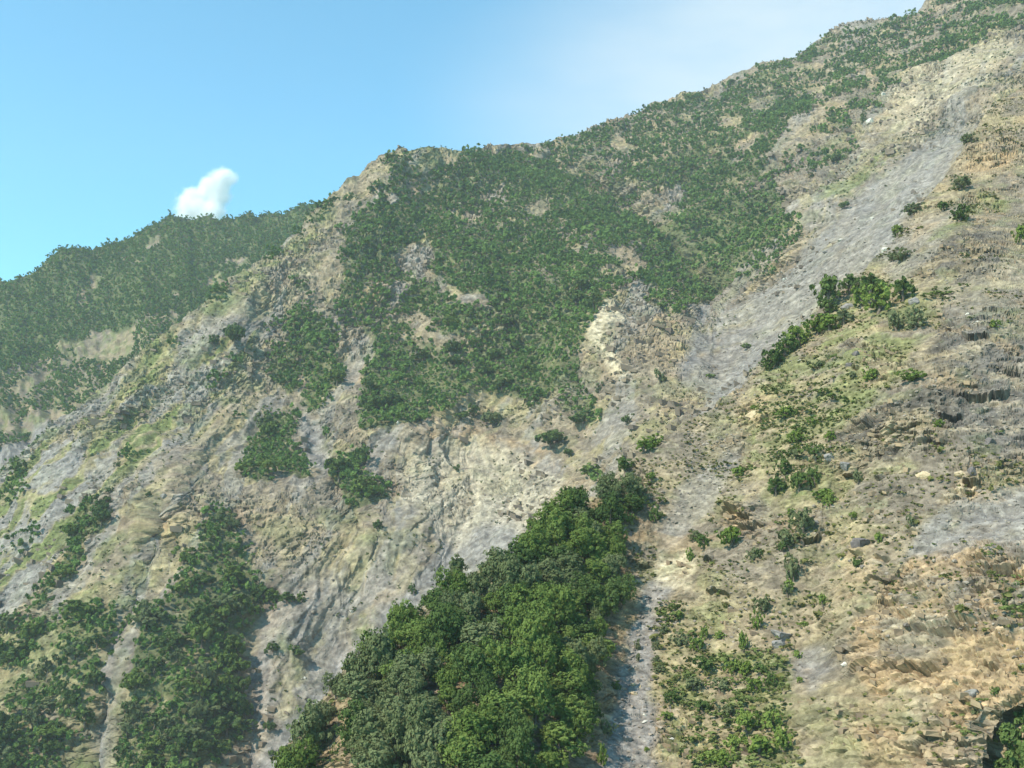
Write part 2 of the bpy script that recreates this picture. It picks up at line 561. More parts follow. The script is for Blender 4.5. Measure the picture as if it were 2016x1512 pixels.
# --- mountain woods
F1 = [(800, 312), (900, 318), (960, 302), (1040, 292), (1100, 330), (1180, 380), (1240, 420), (1280, 470), (1330, 520), (1400, 580), (1390, 610),
      (1330, 600), (1290, 580), (1250, 560), (1180, 600), (1165, 640), (1160, 680), (1150, 700), (1170, 790), (1180, 820), (1150, 830),
      (1100, 810), (1090, 780), (1040, 790), (1000, 770), (950, 760), (880, 790), (850, 820), (800, 840), (760, 850), (720, 870), (705, 820),
      (720, 760), (700, 700), (740, 680), (710, 640), (670, 630), (665, 560), (680, 520), (700, 500), (690, 460), (700, 420), (730, 390), (760, 370), (780, 340)]
F2 = [(1040, 290), (1200, 245), (1350, 190), (1460, 155), (1560, 118), (1640, 75), (1800, 40), (1840, 10), (2140, -160), (2140, 20), (1960, 65),
      (1900, 90), (1830, 115), (1760, 155), (1740, 165), (1730, 200), (1700, 215), (1650, 205), (1600, 215), (1570, 250), (1530, 290), (1525, 320),
      (1500, 340), (1520, 360), (1530, 400), (1570, 430), (1560, 455), (1500, 480), (1470, 520), (1450, 550), (1400, 590), (1330, 520), (1280, 470),
      (1240, 420), (1180, 380), (1100, 330)]
mz = [(F1, 0.82), (F2, 0.66),
      ([(1280, 470), (1330, 420), (1400, 370), (1470, 380), (1520, 350), (1540, 420), (1572, 440), (1490, 490), (1470, 520), (1440, 560), (1400, 590), (1340, 530)], 0.97),
      ([(1000, 320), (1100, 340), (1200, 400), (1270, 460), (1250, 480), (1120, 430), (1000, 380)], 0.97),
      ([(830, 520), (900, 440), (1000, 460), (1100, 560), (1150, 620), (1160, 760), (1000, 770), (940, 740), (960, 640)], 0.95), ([(720, 700), (900, 720), (960, 760), (850, 820), (740, 860), (705, 820)], 0.95),
      ([(730, 400), (850, 420), (870, 470), (780, 480), (700, 520), (690, 460)], 0.95), ([(830, 320), (1000, 310), (1080, 360), (1000, 370), (880, 380)], 0.93),
      ([(1250, 330), (1480, 240), (1560, 240), (1530, 290), (1500, 340), (1400, 370), (1330, 400), (1290, 370)], 0.88),
      ([(800, 480), (850, 480), (860, 510), (840, 530), (880, 540), (930, 570), (965, 600), (950, 610), (900, 590), (870, 570), (840, 550), (800, 520), (785, 490)], 0.12),
      ([(870, 395), (900, 390), (940, 400), (930, 425), (890, 415)], 0.15), ([(940, 370), (985, 358), (988, 385), (960, 392)], 0.1),
      ([(980, 418), (1010, 413), (1007, 437), (985, 442)], 0.1), ((822, 356, 15), 0.1), ((770, 385, 13), 0.1),
      ([(1025, 395), (1085, 390), (1090, 420), (1060, 440), (1030, 420)], 0.25), ([(1090, 430), (1150, 440), (1160, 470), (1130, 490), (1100, 460)], 0.3),
      ([(1190, 470), (1250, 480), (1280, 520), (1250, 540), (1215, 500)], 0.25), ([(1180, 510), (1230, 530), (1260, 560), (1230, 590), (1180, 600), (1200, 560)], 0.3),
      ([(770, 540), (812, 540), (800, 600), (770, 580)], 0.35), ([(780, 560), (830, 600), (870, 640), (930, 660), (940, 690), (880, 680), (820, 650)], 0.42),
      ([(690, 540), (760, 530), (780, 640), (700, 640)], 0.72), ([(760, 560), (800, 560), (800, 620), (770, 620)], 0.3),
      ([(665, 640), (705, 640), (725, 700), (700, 760), (660, 760), (660, 700)], 0.05),
      ([(1255, 385), (1300, 370), (1330, 362), (1345, 390), (1320, 410), (1300, 430), (1260, 432)], 0.08),
      ([(1190, 290), (1260, 280), (1280, 310), (1240, 330), (1210, 350), (1190, 320)], 0.45), ([(1400, 235), (1460, 215), (1490, 235), (1450, 260)], 0.45),
      ([(1450, 275), (1500, 260), (1512, 290), (1460, 310)], 0.28), ([(1575, 230), (1640, 215), (1700, 212), (1690, 240), (1680, 270), (1640, 280), (1580, 285), (1535, 285), (1545, 265)], 0.12),
      ([(1630, 215), (1680, 225), (1675, 240), (1635, 235)], 0.7), ([(1580, 280), (1620, 275), (1680, 275), (1675, 298), (1640, 290), (1600, 292)], 0.75),
      ([(1660, 135), (1710, 128), (1742, 150), (1722, 162), (1665, 152)], 0.1), ([(1640, 75), (1850, 45), (1870, 80), (1780, 110), (1650, 120)], 0.5),
      ([(1820, 15), (1900, 0), (1900, 30), (1850, 55), (1830, 50)], 0.4), ((1615, 185, 17), 0.1), ((1590, 160, 10), 0.1),
      ([(570, 610), (620, 600), (640, 620), (660, 640), (665, 680), (680, 700), (675, 740), (640, 760), (640, 790), (600, 790), (600, 740), (570, 760), (530, 740), (520, 710), (540, 680), (570, 670), (560, 640)], 0.97),
      ([(592, 690), (602, 690), (606, 760), (596, 760)], 0),
      ([(520, 790), (570, 790), (590, 820), (570, 860), (590, 870), (600, 900), (625, 940), (590, 940), (550, 930), (535, 955), (505, 950), (487, 930), (487, 880), (490, 850), (510, 840)], 0.97),
      ((532, 928, 13), 0),
      ([(665, 910), (700, 905), (720, 940), (760, 970), (785, 985), (740, 1000), (700, 1010), (690, 980), (670, 960), (650, 945)], 0.95),
      ([(630, 830), (652, 820), (660, 890), (640, 900)], 0.6), ([(700, 890), (730, 885), (725, 910), (705, 915)], 0.6),
      ([(400, 1040), (430, 1005), (460, 1010), (460, 1060), (490, 1100), (510, 1150), (530, 1190), (520, 1240), (480, 1260), (475, 1300), (490, 1340), (490, 1400), (470, 1450), (440, 1480), (420, 1512), (420, 1640), (215, 1640), (225, 1512), (225, 1460), (240, 1400), (245, 1330), (270, 1290), (290, 1230), (310, 1190), (350, 1150), (370, 1110), (400, 1080)], 0.96),
      ([(160, 960), (215, 990), (215, 1050), (180, 1060), (160, 1100), (130, 1150), (100, 1190), (60, 1205), (70, 1180), (110, 1120), (130, 1080), (150, 1020)], 0.90),
      ([(-200, 1215), (50, 1205), (80, 1230), (130, 1200), (200, 1180), (225, 1220), (220, 1290), (200, 1350), (190, 1420), (180, 1512), (175, 1640), (-200, 1640)], 0.66),
      ([(575, 540), (630, 570), (620, 592), (580, 582)], 0.7), ([(600, 432), (650, 385), (690, 375), (740, 360), (745, 375), (680, 400), (640, 432)], 0.7),
      ([(400, 580), (500, 530), (560, 470), (600, 430), (590, 460), (540, 520), (470, 580), (420, 620)], 0.35),
      ([(685, 450), (722, 450), (716, 502), (690, 492)], 0.9), ([(742, 306), (780, 300), (818, 302), (800, 310), (755, 314)], 0.9),
      ([(1260, 590), (1310, 570), (1352, 610), (1350, 642), (1300, 622)], 0.75), ([(1460, 545), (1500, 490), (1560, 450), (1582, 430), (1577, 460), (1530, 500), (1490, 552)], 0.5),
      ([(870, 800), (930, 790), (1000, 800), (1000, 830), (880, 840)], 0.4),
      ([(560, 1160), (600, 1160), (600, 1185), (555, 1180)], 0.5), ([(540, 1260), (600, 1260), (600, 1300), (520, 1300)], 0.4),
      ([(795, 298), (830, 294), (900, 305), (915, 326), (850, 332), (795, 324)], 0.0),
      ([(520, 1420), (545, 1410), (545, 1470), (520, 1470)], 0.5), ([(0, 1100), (60, 1080), (60, 1110), (0, 1130)], 0.2)]
# ---- the main mountain
main = build_slope(-420, 2140, 2.2, 560, MAIN_TOP, lambda x: np.minimum(curve(NEAR_TOP, x) + 260, 1640), MAIN_D, MAIN_CARVE, 51, 46)
X, Y = main.px, main.py
Pm = at(X, Y, main.d)
gx, gz = Pm[..., 0], Pm[..., 2] * 0.85 + Pm[..., 1] * 0.55
main.scree = paint(main, [
    ([(-200, 1080), (0, 960), (100, 890), (180, 870), (180, 960), (160, 1020), (115, 1090), (60, 1190), (0, 1215), (-200, 1300)], 0.75),
    ([(312, 1060), (335, 1040), (322, 1100), (298, 1150), (290, 1190), (268, 1260), (250, 1330), (240, 1400), (226, 1512), (220, 1660), (170, 1660),
      (185, 1512), (192, 1420), (215, 1330), (225, 1260), (258, 1190), (288, 1120)], 1),
    ([(590, 770), (622, 830), (640, 890), (660, 930), (625, 945), (603, 900), (590, 840)], 1),
    ([(940, 940), (980, 980), (1040, 1050), (1030, 1100), (890, 1135), (875, 1090), (915, 1020)], 0.9),
    ([(850, 1000), (870, 985), (890, 1080), (870, 1110), (845, 1060)], 0.9),
    ([(1010, 1120), (880, 1150), (790, 1230), (700, 1310), (640, 1400), (570, 1500), (520, 1600), (480, 1560), (560, 1420), (620, 1340), (700, 1240), (790, 1180), (860, 1105)], 1),
    ([(530, 1180), (640, 1120), (700, 1160), (690, 1250), (640, 1330), (580, 1420), (545, 1500), (520, 1400), (550, 1300)], 0.55),
    ([(520, 1190), (545, 1250), (540, 1330), (515, 1400), (505, 1540), (480, 1540), (500, 1400), (505, 1300)], 0.8),
    ([(1420, 800), (1330, 745), (1380, 680), (1450, 620), (1520, 555), (1600, 475), (1700, 370), (1800, 290), (1880, 250), (1940, 225), (1850, 390), (1740, 500), (1640, 580), (1500, 720)], 0.74),
    ([(1370, 610), (1400, 600), (1390, 680), (1350, 740), (1330, 720), (1370, 660)], 1)], 5)
main.pale = paint(main, [
    ([(1178, 612), (1200, 603), (1245, 622), (1225, 645), (1195, 660), (1200, 690), (1232, 720), (1252, 740), (1240, 756), (1205, 725), (1178, 695), (1168, 655)], 1.0),
    ([(790, 880), (950, 870), (1090, 930), (1150, 960), (1040, 1060), (960, 1040), (900, 1100), (840, 1060), (790, 970)], 0.42),
    ([(945, 950), (965, 960), (940, 1030), (915, 1060), (925, 1000)], 0.7),
    ([(1740, 170), (1840, 110), (1960, 75), (2020, 90), (1960, 150), (1800, 250), (1740, 250)], 0.35)], 3)
main.ochre = paint(main, [
    ([(780, 852), (850, 836), (960, 855), (1080, 890), (1100, 925), (1000, 905), (900, 875), (820, 875), (790, 900)], 0.75),
    ([(1245, 622), (1340, 640), (1352, 668), (1290, 655), (1225, 650)], 0.8),
    ([(395, 690), (450, 690), (470, 725), (420, 735)], 0.8), ([(1185, 770), (1215, 790), (1205, 820), (1180, 810)], 0.7),
    ([(690, 1010), (730, 1020), (735, 1060), (700, 1040)], 0.6), ([(830, 1120), (870, 1125), (840, 1160), (815, 1170)], 0.6),
    ([(545, 1008), (580, 1010), (575, 1025), (545, 1022)], 0.8), ([(340, 1045), (365, 1050), (360, 1075), (335, 1065)], 0.7),
    ([(1530, 310), (1600, 290), (1620, 360), (1560, 380)], 0.35), ([(1700, 200), (1850, 180), (1870, 250), (1760, 260)], 0.3),
    ([(1040, 880), (1080, 900), (1095, 930), (1050, 920)], 0.7)], 4)
main.grass = paint(main, [
    ([(600, 440), (690, 400), (650, 460), (560, 545), (480, 600), (380, 670), (250, 765), (100, 875), (-100, 1010), (-100, 940), (180, 770), (380, 625), (520, 525)], 0.8),
    ([(785, 285), (910, 290), (925, 328), (850, 336), (785, 322)], 1.0),
    ([(240, 640), (420, 640), (520, 700), (520, 850), (400, 880), (240, 800)], 0.45),
    ([(700, 1200), (740, 1190), (745, 1240), (700, 1260)], 0.8), ([(545, 1250), (600, 1260), (600, 1400), (540, 1420)], 0.6),
    ([(140, 1120), (300, 1050), (320, 1150), (220, 1220), (150, 1200)], 0.6), ([(0, 1230), (220, 1220), (190, 1600), (-200, 1600)], 0.6),
    ([(480, 980), (780, 1060), (700, 1170), (520, 1130)], 0.35), ([(1600, 370), (1760, 280), (1780, 300), (1640, 400)], 0.8),
    ([(280, 1200), (320, 1170), (250, 1330), (235, 1420), (225, 1400), (255, 1300)], 0.9)], 5)
md0 = density(main, 0.05, mz, 2, 9)
rough = 1 - 0.75 * main.scree
f1, f2, cid = worley(gx / 5.0 + fbm(gx / 9, gz / 9, 3, 2) * 2, gz / 4.0 + fbm(gx / 9, gz / 9, 4, 2) * 2, 60)
g1, g2, cid2 = worley(gx / 2.1, gz / 1.6, 61)
flute = paint(main, [([(770, 860), (1080, 895), (1180, 960), (1040, 1090), (880, 1140), (700, 1290), (560, 1480), (480, 1560), (510, 1400), (540, 1260), (560, 1130), (700, 1060)], 1.0),
                     ([(560, 420), (690, 420), (660, 620), (480, 780), (400, 1000), (200, 960), (200, 780)], 0.5),
                     ([(1540, 300), (1700, 220), (1900, 120), (2000, 200), (1700, 420), (1560, 430)], 0.7)], 8)
fl = ridged(gx / 3.2 + fbm(gx / 14, gz / 14, 77, 3) * 3.0 - gz / 60, gz / 45, 78, 3)
rill = ridged(gx / 16 + gz / 70 + fbm(gx / 30, gz / 30, 62, 3) * 2.2, gz / 90, 63, 3)
rill2 = ridged(gx / 6 - gz / 50 + fbm(gx / 20, gz / 20, 64, 3) * 2, gz / 40, 65, 2)
big = fbm(gx / 70, gz / 70, 66, 4) - 0.5
rocky = smooth(0.38, 0.62, fbm(gx / 40, gz / 40, 67, 4)) * rough
disp = big * 24 + rill * 3.2 * (0.4 + 0.6 * rough) + rill2 * 0.9 + (cid - 0.5) * 2.3 * rocky * (1 - 0.7 * flute) + (cid2 - 0.5) * 2.0 * (1 - 0.5 * flute) * (0.3 + 0.7 * rocky) * rough \
    - 1.2 * rocky * smooth(0.18, 0.0, f2 - f1) + (fbm(gx / 2.4, gz / 2.4, 68, 3) - 0.5) * 1.7 * (0.55 + 0.45 * rough)
rv = fbm((X * 0.72 + Y * 0.69) / 30, (X * 0.69 - Y * 0.72) / 170, 175, 4)
disp += (fl - 0.3) * 1.0 * flute + (rv - 0.5) * 6.0 * smooth(1250, 900, X) * smooth(350, 600, Y)
disp *= np.clip(main.d / 550, 0.6, 1.2)
na, nb, nc = fbm(gx / 22, gz / 22, 70, 5), fbm(gx / 7, gz / 7, 71, 4), fbm(gx / 2.2, gz / 2.2, 72, 3)
col = mixc(np.broadcast_to(ROCK, X.shape + (3,)), TAN, smooth(0.40, 0.62, na) * 0.85)
streak = fbm(gx / 3.5 + gz / 9 + fbm(gx / 25, gz / 25, 170, 2) * 3, gz / 34, 171, 4)
broad = fbm(gx / 55, gz / 55, 172, 3)
col = mixc(col, ROCKD, smooth(0.52, 0.70, 0.5 * nb + 0.5 * streak + (broad - 0.5) * 0.5) * 0.75 * rough)
col = mixc(col, TAN * 1.12, smooth(0.54, 0.66, streak) * 0.5)
col = mixc(col, DRY, smooth(0.52, 0.66, fbm(gx / 14 + 9, gz / 14, 73, 4)) * 0.55)
col = mixc(col, OCHRE, np.clip(main.ochre * smooth(0.36, 0.62, nb) * 0.8 + smooth(0.62, 0.72, fbm(gx / 18, gz / 18, 74, 4)) * 0.25, 0, 1))
col = mixc(col, SCREE * 1.15, flute * smooth(0.1, 0.8, fl) * 0.30)
dark_band = np.exp(-(dist_line(main.wx, main.wy, [(1890, 270), (1760, 390), (1640, 500), (1520, 600)]) / 16) ** 2)
col = mixc(col, ROCKD * 1.5, dark_band * 0.7 * smooth(0.3, 0.6, nb))
col = mixc(col, PALE * 0.75, 0.6 * np.exp(-(dist_line(main.wx, main.wy, [(1830, 300), (1700, 430), (1620, 530), (1560, 610), (1470, 700)]) / 4.5) ** 2))
col = mixc(col, SCREE * 0.97, main.scree * smooth(0.25, 0.5, na * 0.5 + nb * 0.5 + 0.05))
col = mixc(col, DRY, main.grass * smooth(0.36, 0.55, nb) * 0.8)
band = paint(main, [([(0, 890), (200, 762), (420, 618), (520, 640), (400, 860), (230, 960), (120, 1090), (0, 1225), (-200, 1300), (-200, 1000)], 1.0)], 10)
sv = fbm((main.wx * 0.66 + main.wy * 0.75) / 17, (main.wx * 0.75 - main.wy * 0.66) / 130, 173, 4)
col = mixc(col, SCREE, band * smooth(0.52, 0.40, sv) * 0.75)
col = mixc(col, DRY, band * smooth(0.50, 0.58, sv) * 0.8)
col = mixc(col, GREEN * 0.9, band * smooth(0.57, 0.64, sv) * 0.85)
rib2 = fbm((main.wx * 0.86 + main.wy * 0.5) / 26, (main.wx * 0.5 - main.wy * 0.86) / 150, 174, 4)
col = mixc(col, SCREE, 0.6 * (1 - band) * smooth(0.54, 0.62, rib2) * (1 - smooth(0.3, 0.8, md0)))
col = mixc(col, GREEN, np.clip(main.grass * smooth(0.48, 0.6, fbm(gx / 9, gz / 9, 75, 4)) + smooth(0.60, 0.70, fbm(gx / 12, gz / 12, 76, 4)) * 0.35 * rough, 0, 1) * 0.7)
col = mixc(col, PALE, np.clip(main.pale * smooth(0.25, 0.5, nc * 0.6 + nb * 0.4 + 0.05), 0, 1))
md = density(main, 0.05, mz, 2, 9)
clear = np.maximum(main.scree, np.maximum(np.roll(main.scree, 5, 0), np.roll(main.scree, 9, 0)))
low = main.py > 1150
clear = np.where(low, np.maximum(clear, np.maximum(np.roll(clear, 5, 1), np.roll(clear, -5, 1))), clear)
md = np.where(clear > np.where(low, 0.2, 0.3), np.minimum(md, 0.02), md)
col = mixc(col, WOOD, smooth(0.55, 1.0, md + (nb - 0.5) * 0.8) * 0.75)
col = col * (0.70 + 0.6 * (cid2 * 0.5 + cid * 0.5))[..., None] * (0.55 + 0.9 * nc)[..., None]
M_MAIN = ground_mat("mountain_ground", 0.5, 0.5)
finish(main, "mountain", "steep rocky and wooded mountainside with grey landslide scars", "mountain", M_MAIN, disp, col, lift=0.55)

# ---- the near spur
near = build_slope(440, 2640, 2.0, 640, NEAR_TOP, lambda x: x * 0 + 1640, NEAR_D, NEAR_CARVE, 81, 40)
X, Y = near.px, near.py
shade_hollow = blur(inpoly(X + (noise2(Y / 20, X * 0, 82) - 0.5) * 16, Y, SHADE_HOLLOW).astype(float), 5)
near.d = near.d + shade_hollow * 3.5  # ground pushed back here to stand in for the corner's cast shadow
Pn = at(X, Y, near.d)
gx, gz = Pn[..., 0], Pn[..., 2] * 0.85 + Pn[..., 1] * 0.55
near.scree = paint(near, [
    ([(1310, 1135), (1270, 1160), (1238, 1250), (1205, 1380), (1180, 1512), (1150, 1700), (1320, 1700), (1295, 1512), (1290, 1400), (1285, 1280), (1310, 1190), (1335, 1150)], 1.0),
    ([(1850, 1000), (1960, 960), (2200, 950), (2200, 1080), (1930, 1090), (1840, 1120), (1780, 1100)], 0.9),
    ([(1340, 960), (1440, 880), (1460, 900), (1390, 1000), (1320, 1080), (1300, 1120), (1290, 1060)], 0.6),
    ([(1575, 1270), (1630, 1260), (1640, 1330), (1590, 1360), (1560, 1320)], 0.8),
    ([(1700, 470), (1830, 430), (1900, 400), (1840, 520), (1760, 560)], 0.5),
    ([(1840, 560), (2016, 500), (2200, 500), (2200, 900), (1900, 880), (1880, 700)], 0.25)], 5)
near.grey = paint(near, [
    ([(1860, 610), (1960, 600), (2200, 640), (2200, 900), (1960, 900), (1860, 840), (1700, 830), (1720, 790), (1820, 740)], 1.0),
    ([(1800, 480), (1930, 440), (2000, 460), (1960, 540), (1840, 560), (1790, 540)], 0.8),
    ([(1640, 820), (1740, 820), (1780, 900), (1640, 930)], 0.6), ([(1400, 820), (1470, 830), (1470, 900), (1410, 880)], 0.6),
    ([(1420, 960), (1510, 970), (1510, 1030), (1420, 1020)], 0.5)], 6)
near.ochre = paint(near, [
    ([(1640, 1260), (1720, 1180), (1790, 1110), (1900, 1075), (2200, 1060), (2200, 1400), (1960, 1400), (1900, 1440), (1800, 1340), (1700, 1350)], 0.75),
    ([(1420, 990), (1470, 1010), (1510, 1040), (1500, 1080), (1450, 1060), (1420, 1030)], 0.8),
    ([(1230, 1060), (1270, 1080), (1250, 1110), (1225, 1090)], 0.5), ([(1880, 280), (1990, 260), (2016, 300), (1950, 340), (1890, 330)], 0.7),
    ([(1700, 1430), (1960, 1400), (1960, 1640), (1640, 1640)], 0.5), ([(1850, 955), (1940, 955), (1930, 985), (1860, 985)], 0.7),
    ([(1455, 785), (1500, 790), (1505, 830), (1460, 830)], 0.6), ([(1900, 925), (1940, 930), (1930, 960)], 0.6)], 4)
near.pale = paint(near, [
    ([(1300, 1080), (1345, 1085), (1370, 1110), (1350, 1160), (1300, 1155), (1285, 1120)], 0.8),
    ([(1720, 1200), (1830, 1190), (1880, 1240), (1830, 1290), (1760, 1270)], 0.4), ([(1850, 960), (1930, 962), (1920, 980), (1860, 980)], 0.5)], 4)
near.grass = paint(near, [
    ([(1500, 720), (1640, 610), (1720, 560), (1800, 560), (1850, 620), (1780, 720), (1680, 830), (1560, 900), (1470, 920), (1450, 820)], 0.8),
    ([(1870, 430), (1960, 370), (1990, 390), (1900, 440), (1830, 490), (1800, 510)], 1.0), ([(1960, 620), (2200, 600), (2200, 680), (1980, 660)], 0.8),
    ([(1280, 1200), (1420, 1170), (1480, 1260), (1420, 1340), (1300, 1330)], 0.6), ([(1510, 900), (1680, 880), (1700, 1000), (1560, 1010), (1500, 980)], 0.6),
    ([(1310, 1320), (1400, 1260), (1545, 1290), (1580, 1640), (1320, 1640)], 0.85), ([(1520, 1060), (1720, 1020), (1700, 1180), (1540, 1200)], 0.35)], 6)
near.earth = paint(near, [
    ([(600, 1530), (640, 1430), (700, 1360), (730, 1390), (670, 1470), (620, 1560)], 1.0),
    ([(1180, 1230), (1240, 1150), (1250, 1200), (1215, 1300), (1200, 1400), (1180, 1520), (1150, 1500), (1170, 1380)], 0.9),
    ([(1200, 1010), (1270, 990), (1290, 1030), (1240, 1080), (1215, 1060)], 0.6),
    ([(560, 1470), (1200, 960), (1250, 1130), (1180, 1450), (1130, 1640), (560, 1640)], 0.55)], 6)
rough = np.clip(1 - 0.7 * near.scree - 0.55 * near.earth, 0.12, 1)
wq = fbm(gx / 6, gz / 6, 84, 3) - 0.5
sx, sz = gx * 0.97 - gz * 0.22, gz * 0.97 + gx * 0.22          # beds dip gently to the right
hard = np.clip(near.ochre * 0.9 + near.grey * 0.7 + smooth(0.50, 0.64, fbm(gx / 13, gz / 13, 85, 4)) * 0.8 + 0.3, 0, 1) * rough
f1, f2, cid = worley(sx / 1.7 + wq * 0.8, sz / 0.95 + wq * 0.8, 86)
g1, g2, cid2 = worley(sx / 0.8 + wq, sz / 0.5 + wq, 87)
fade = np.clip(150 / near.d, 0.3, 1.0) ** 2
e1, e2, cid3 = worley(sx / 4.2 + wq, sz / 2.6 + wq, 88)
crag = hard * smooth(0.42, 0.62, fbm(gx / 6, gz / 5, 83, 3)) + 0.6 * near.ochre
disp = (fbm(gx / 24, gz / 24, 89, 4) - 0.5) * 4.0 + (fbm(gx / 5, gz / 5, 90, 3) - 0.5) * 1.2 * (0.4 + 0.6 * rough) \
    + (fbm(gx / 2.0, gz / 1.6, 91, 3) - 0.5) * 0.9 * rough + (cid3 - 0.5) * 1.5 * crag \
    + (cid - 0.5) * 1.1 * (0.45 * hard + 0.85 * crag) * np.sqrt(fade) - 0.4 * crag * smooth(0.14, 0.0, f2 - f1) * fade \
    + (cid2 - 0.5) * 0.55 * fade * (0.25 + 0.75 * hard) * np.clip(rough + 0.3, 0, 1) + (fbm(gx / 0.7, gz / 0.7, 92, 3) - 0.5) * 0.50 * fade
LEDGES = [([(1806, 1244), (1840, 1252), (1870, 1251), (1890, 1243), (1918, 1248)], 0.9), ([(1762, 1198), (1778, 1206), (1796, 1202)], 0.8), ([(1735, 1298), (1765, 1310), (1800, 1301)], 0.8),
          ([(1792, 1308), (1820, 1312), (1846, 1306)], 0.9), ([(1638, 1278), (1652, 1286), (1668, 1278)], 0.7), ([(1420, 985), (1445, 1008), (1480, 1020)], 0.8), ([(1440, 1028), (1480, 1036), (1512, 1032)], 0.7),
          ([(1380, 1100), (1405, 1098)], 0.7), ([(1388, 1168), (1412, 1164), (1440, 1170)], 0.7), ([(1890, 662), (1920, 668), (1950, 664)], 1.0), ([(1674, 726), (1696, 724)], 0.9), ([(1565, 1062), (1595, 1072), (1625, 1068)], 0.8),
          ([(1662, 940), (1690, 944)], 0.8), ([(1728, 952), (1752, 946)], 0.7), ([(1892, 948), (1935, 950)], 0.9), ([(1676, 1092), (1706, 1096)], 0.7), ([(1722, 1100), (1754, 1104)], 0.7), ([(1676, 838), (1722, 832)], 0.7),
          ([(1876, 776), (1930, 786), (1990, 774)], 0.9), ([(1820, 870), (1870, 876)], 0.6), ([(1900, 1120), (1960, 1128), (2016, 1120)], 0.6), ([(1905, 1160), (1990, 1168)], 0.5), ([(1845, 820), (1900, 828)], 0.7),
          ([(1700, 1140), (1760, 1148)], 0.5), ([(1880, 1370), (1912, 1374)], 0.6), ([(1680, 1200), (1720, 1208)], 0.5), ([(1720, 518), (1745, 520)], 0.8), ([(1960, 1255), (2000, 1265)], 0.6), ([(1930, 1300), (1966, 1312)], 0.6)]
for line, amp in LEDGES:
    ln_ = np.asarray(line, float)
    yy = np.interp(X, ln_[:, 0], ln_[:, 1]) + (noise2(X / 7, X * 0, 131) - 0.5) * 9
    end = smooth(0, 8, X - ln_[0, 0]) * smooth(0, 8, ln_[-1, 0] - X)
    q = Y - yy
    disp = disp + end * amp * 1.3 * fade * np.where(q < 0, np.exp(q / 22.0), -0.75 * np.exp(-q / 9.0))
na, nb, nc = fbm(gx / 9, gz / 9, 93, 5), fbm(gx / 2.6, gz / 2.6, 94, 4), fbm(gx / 0.7, gz / 0.7, 95, 3)
col = mixc(np.broadcast_to(ROCK, X.shape + (3,)), TAN, smooth(0.38, 0.60, na))
col = mixc(col, DRY, smooth(0.48, 0.62, fbm(gx / 5 + 3, gz / 5, 96, 4)) * 0.35 * (1 - near.grey) * (1 - near.ochre))
col = mixc(col, ROCKD, np.clip(near.grey * smooth(0.3, 0.55, nb) * 0.9 + smooth(0.58, 0.70, nb) * 0.4, 0, 1) * (1 - 0.7 * near.ochre))
col = mixc(col, SCREE, np.clip(near.scree * smooth(0.2, 0.45, na * 0.5 + nb * 0.5), 0, 1) * 0.95)
col = mixc(col, OCHRE, np.clip(near.ochre * smooth(0.32, 0.56, nb * 0.6 + na * 0.4) + smooth(0.64, 0.74, fbm(gx / 7, gz / 7, 97, 4)) * 0.35, 0, 1))
col = mixc(col, PALE, near.pale * smooth(0.25, 0.5, nb))
col = mixc(col, EARTH, near.earth * 0.8)
col = mixc(col, DRY, near.grass * smooth(0.40, 0.60, nb) * 0.7)
col = mixc(col, GREEN, np.clip(near.grass * smooth(0.46, 0.58, fbm(gx / 3.4, gz / 3.4, 98, 4)) + smooth(0.60, 0.70, fbm(gx / 4.5, gz / 4.5, 99, 4)) * 0.4 * (1 - near.ochre) * rough, 0, 1) * 0.65)
col = col * (0.68 + 0.32 * cid + 0.32 * cid2)[..., None] * (0.55 + 0.9 * nc)[..., None]
M_NEAR = ground_mat("spur_ground", 1.4, 0.12)
finish(near, "rocky_terrain", "near rocky spur with dry grass, ledges and a grey scree gully", "terrain", M_NEAR, disp, col, lift=0.6)

# valley floor far below, to the horizon
gs = 1450
vf = raw_mesh("valley_ground", [(-gs, -180, -170), (gs, -180, -170), (gs, 1880, -170), (-gs, 1880, -170)], [(0, 1, 2, 3)],
              stone_mat("valley_soil", (0.16, 0.15, 0.08), (0.30, 0.26, 0.18), 0.02))
tag(add("ground", vf), "flat valley ground far below the slopes", "ground", kind='structure')


def on(s, px, py):
    """Surface point of a slope seen at a photo pixel, and its distance."""
    j = int(round((px - s.px[0, 0]) / (s.px[0, 1] - s.px[0, 0])))
    j = min(max(j, 0), s.px.shape[1] - 1)
    c = s.py[:, j]
    i = int(np.argmin(np.abs(c - py)))
    return s.P[i, j], s.d[i, j]


# ------------------------------------------------------------------ vegetation
def leaf_quads(C, Nn, size, rng, aspect=1.35):
    n = len(C)
    r = rng.normal(size=(n, 3))
    t = np.cross(Nn, r)
    t /= np.linalg.norm(t, axis=1, keepdims=True) + 1e-9
    b = np.cross(Nn, t)
    sz = (size * rng.uniform(0.65, 1.3, n))[:, None]
    a = t * sz * 0.5 * aspect
    bb = b * sz * 0.5 / aspect ** 0.3
    k = Nn * sz * 0.12
    V = np.stack([C - a, C - bb * 0.8 + k, C + a, C + bb + k], 1).reshape(-1, 3)
    return V, np.arange(4 * n).reshape(n, 4)


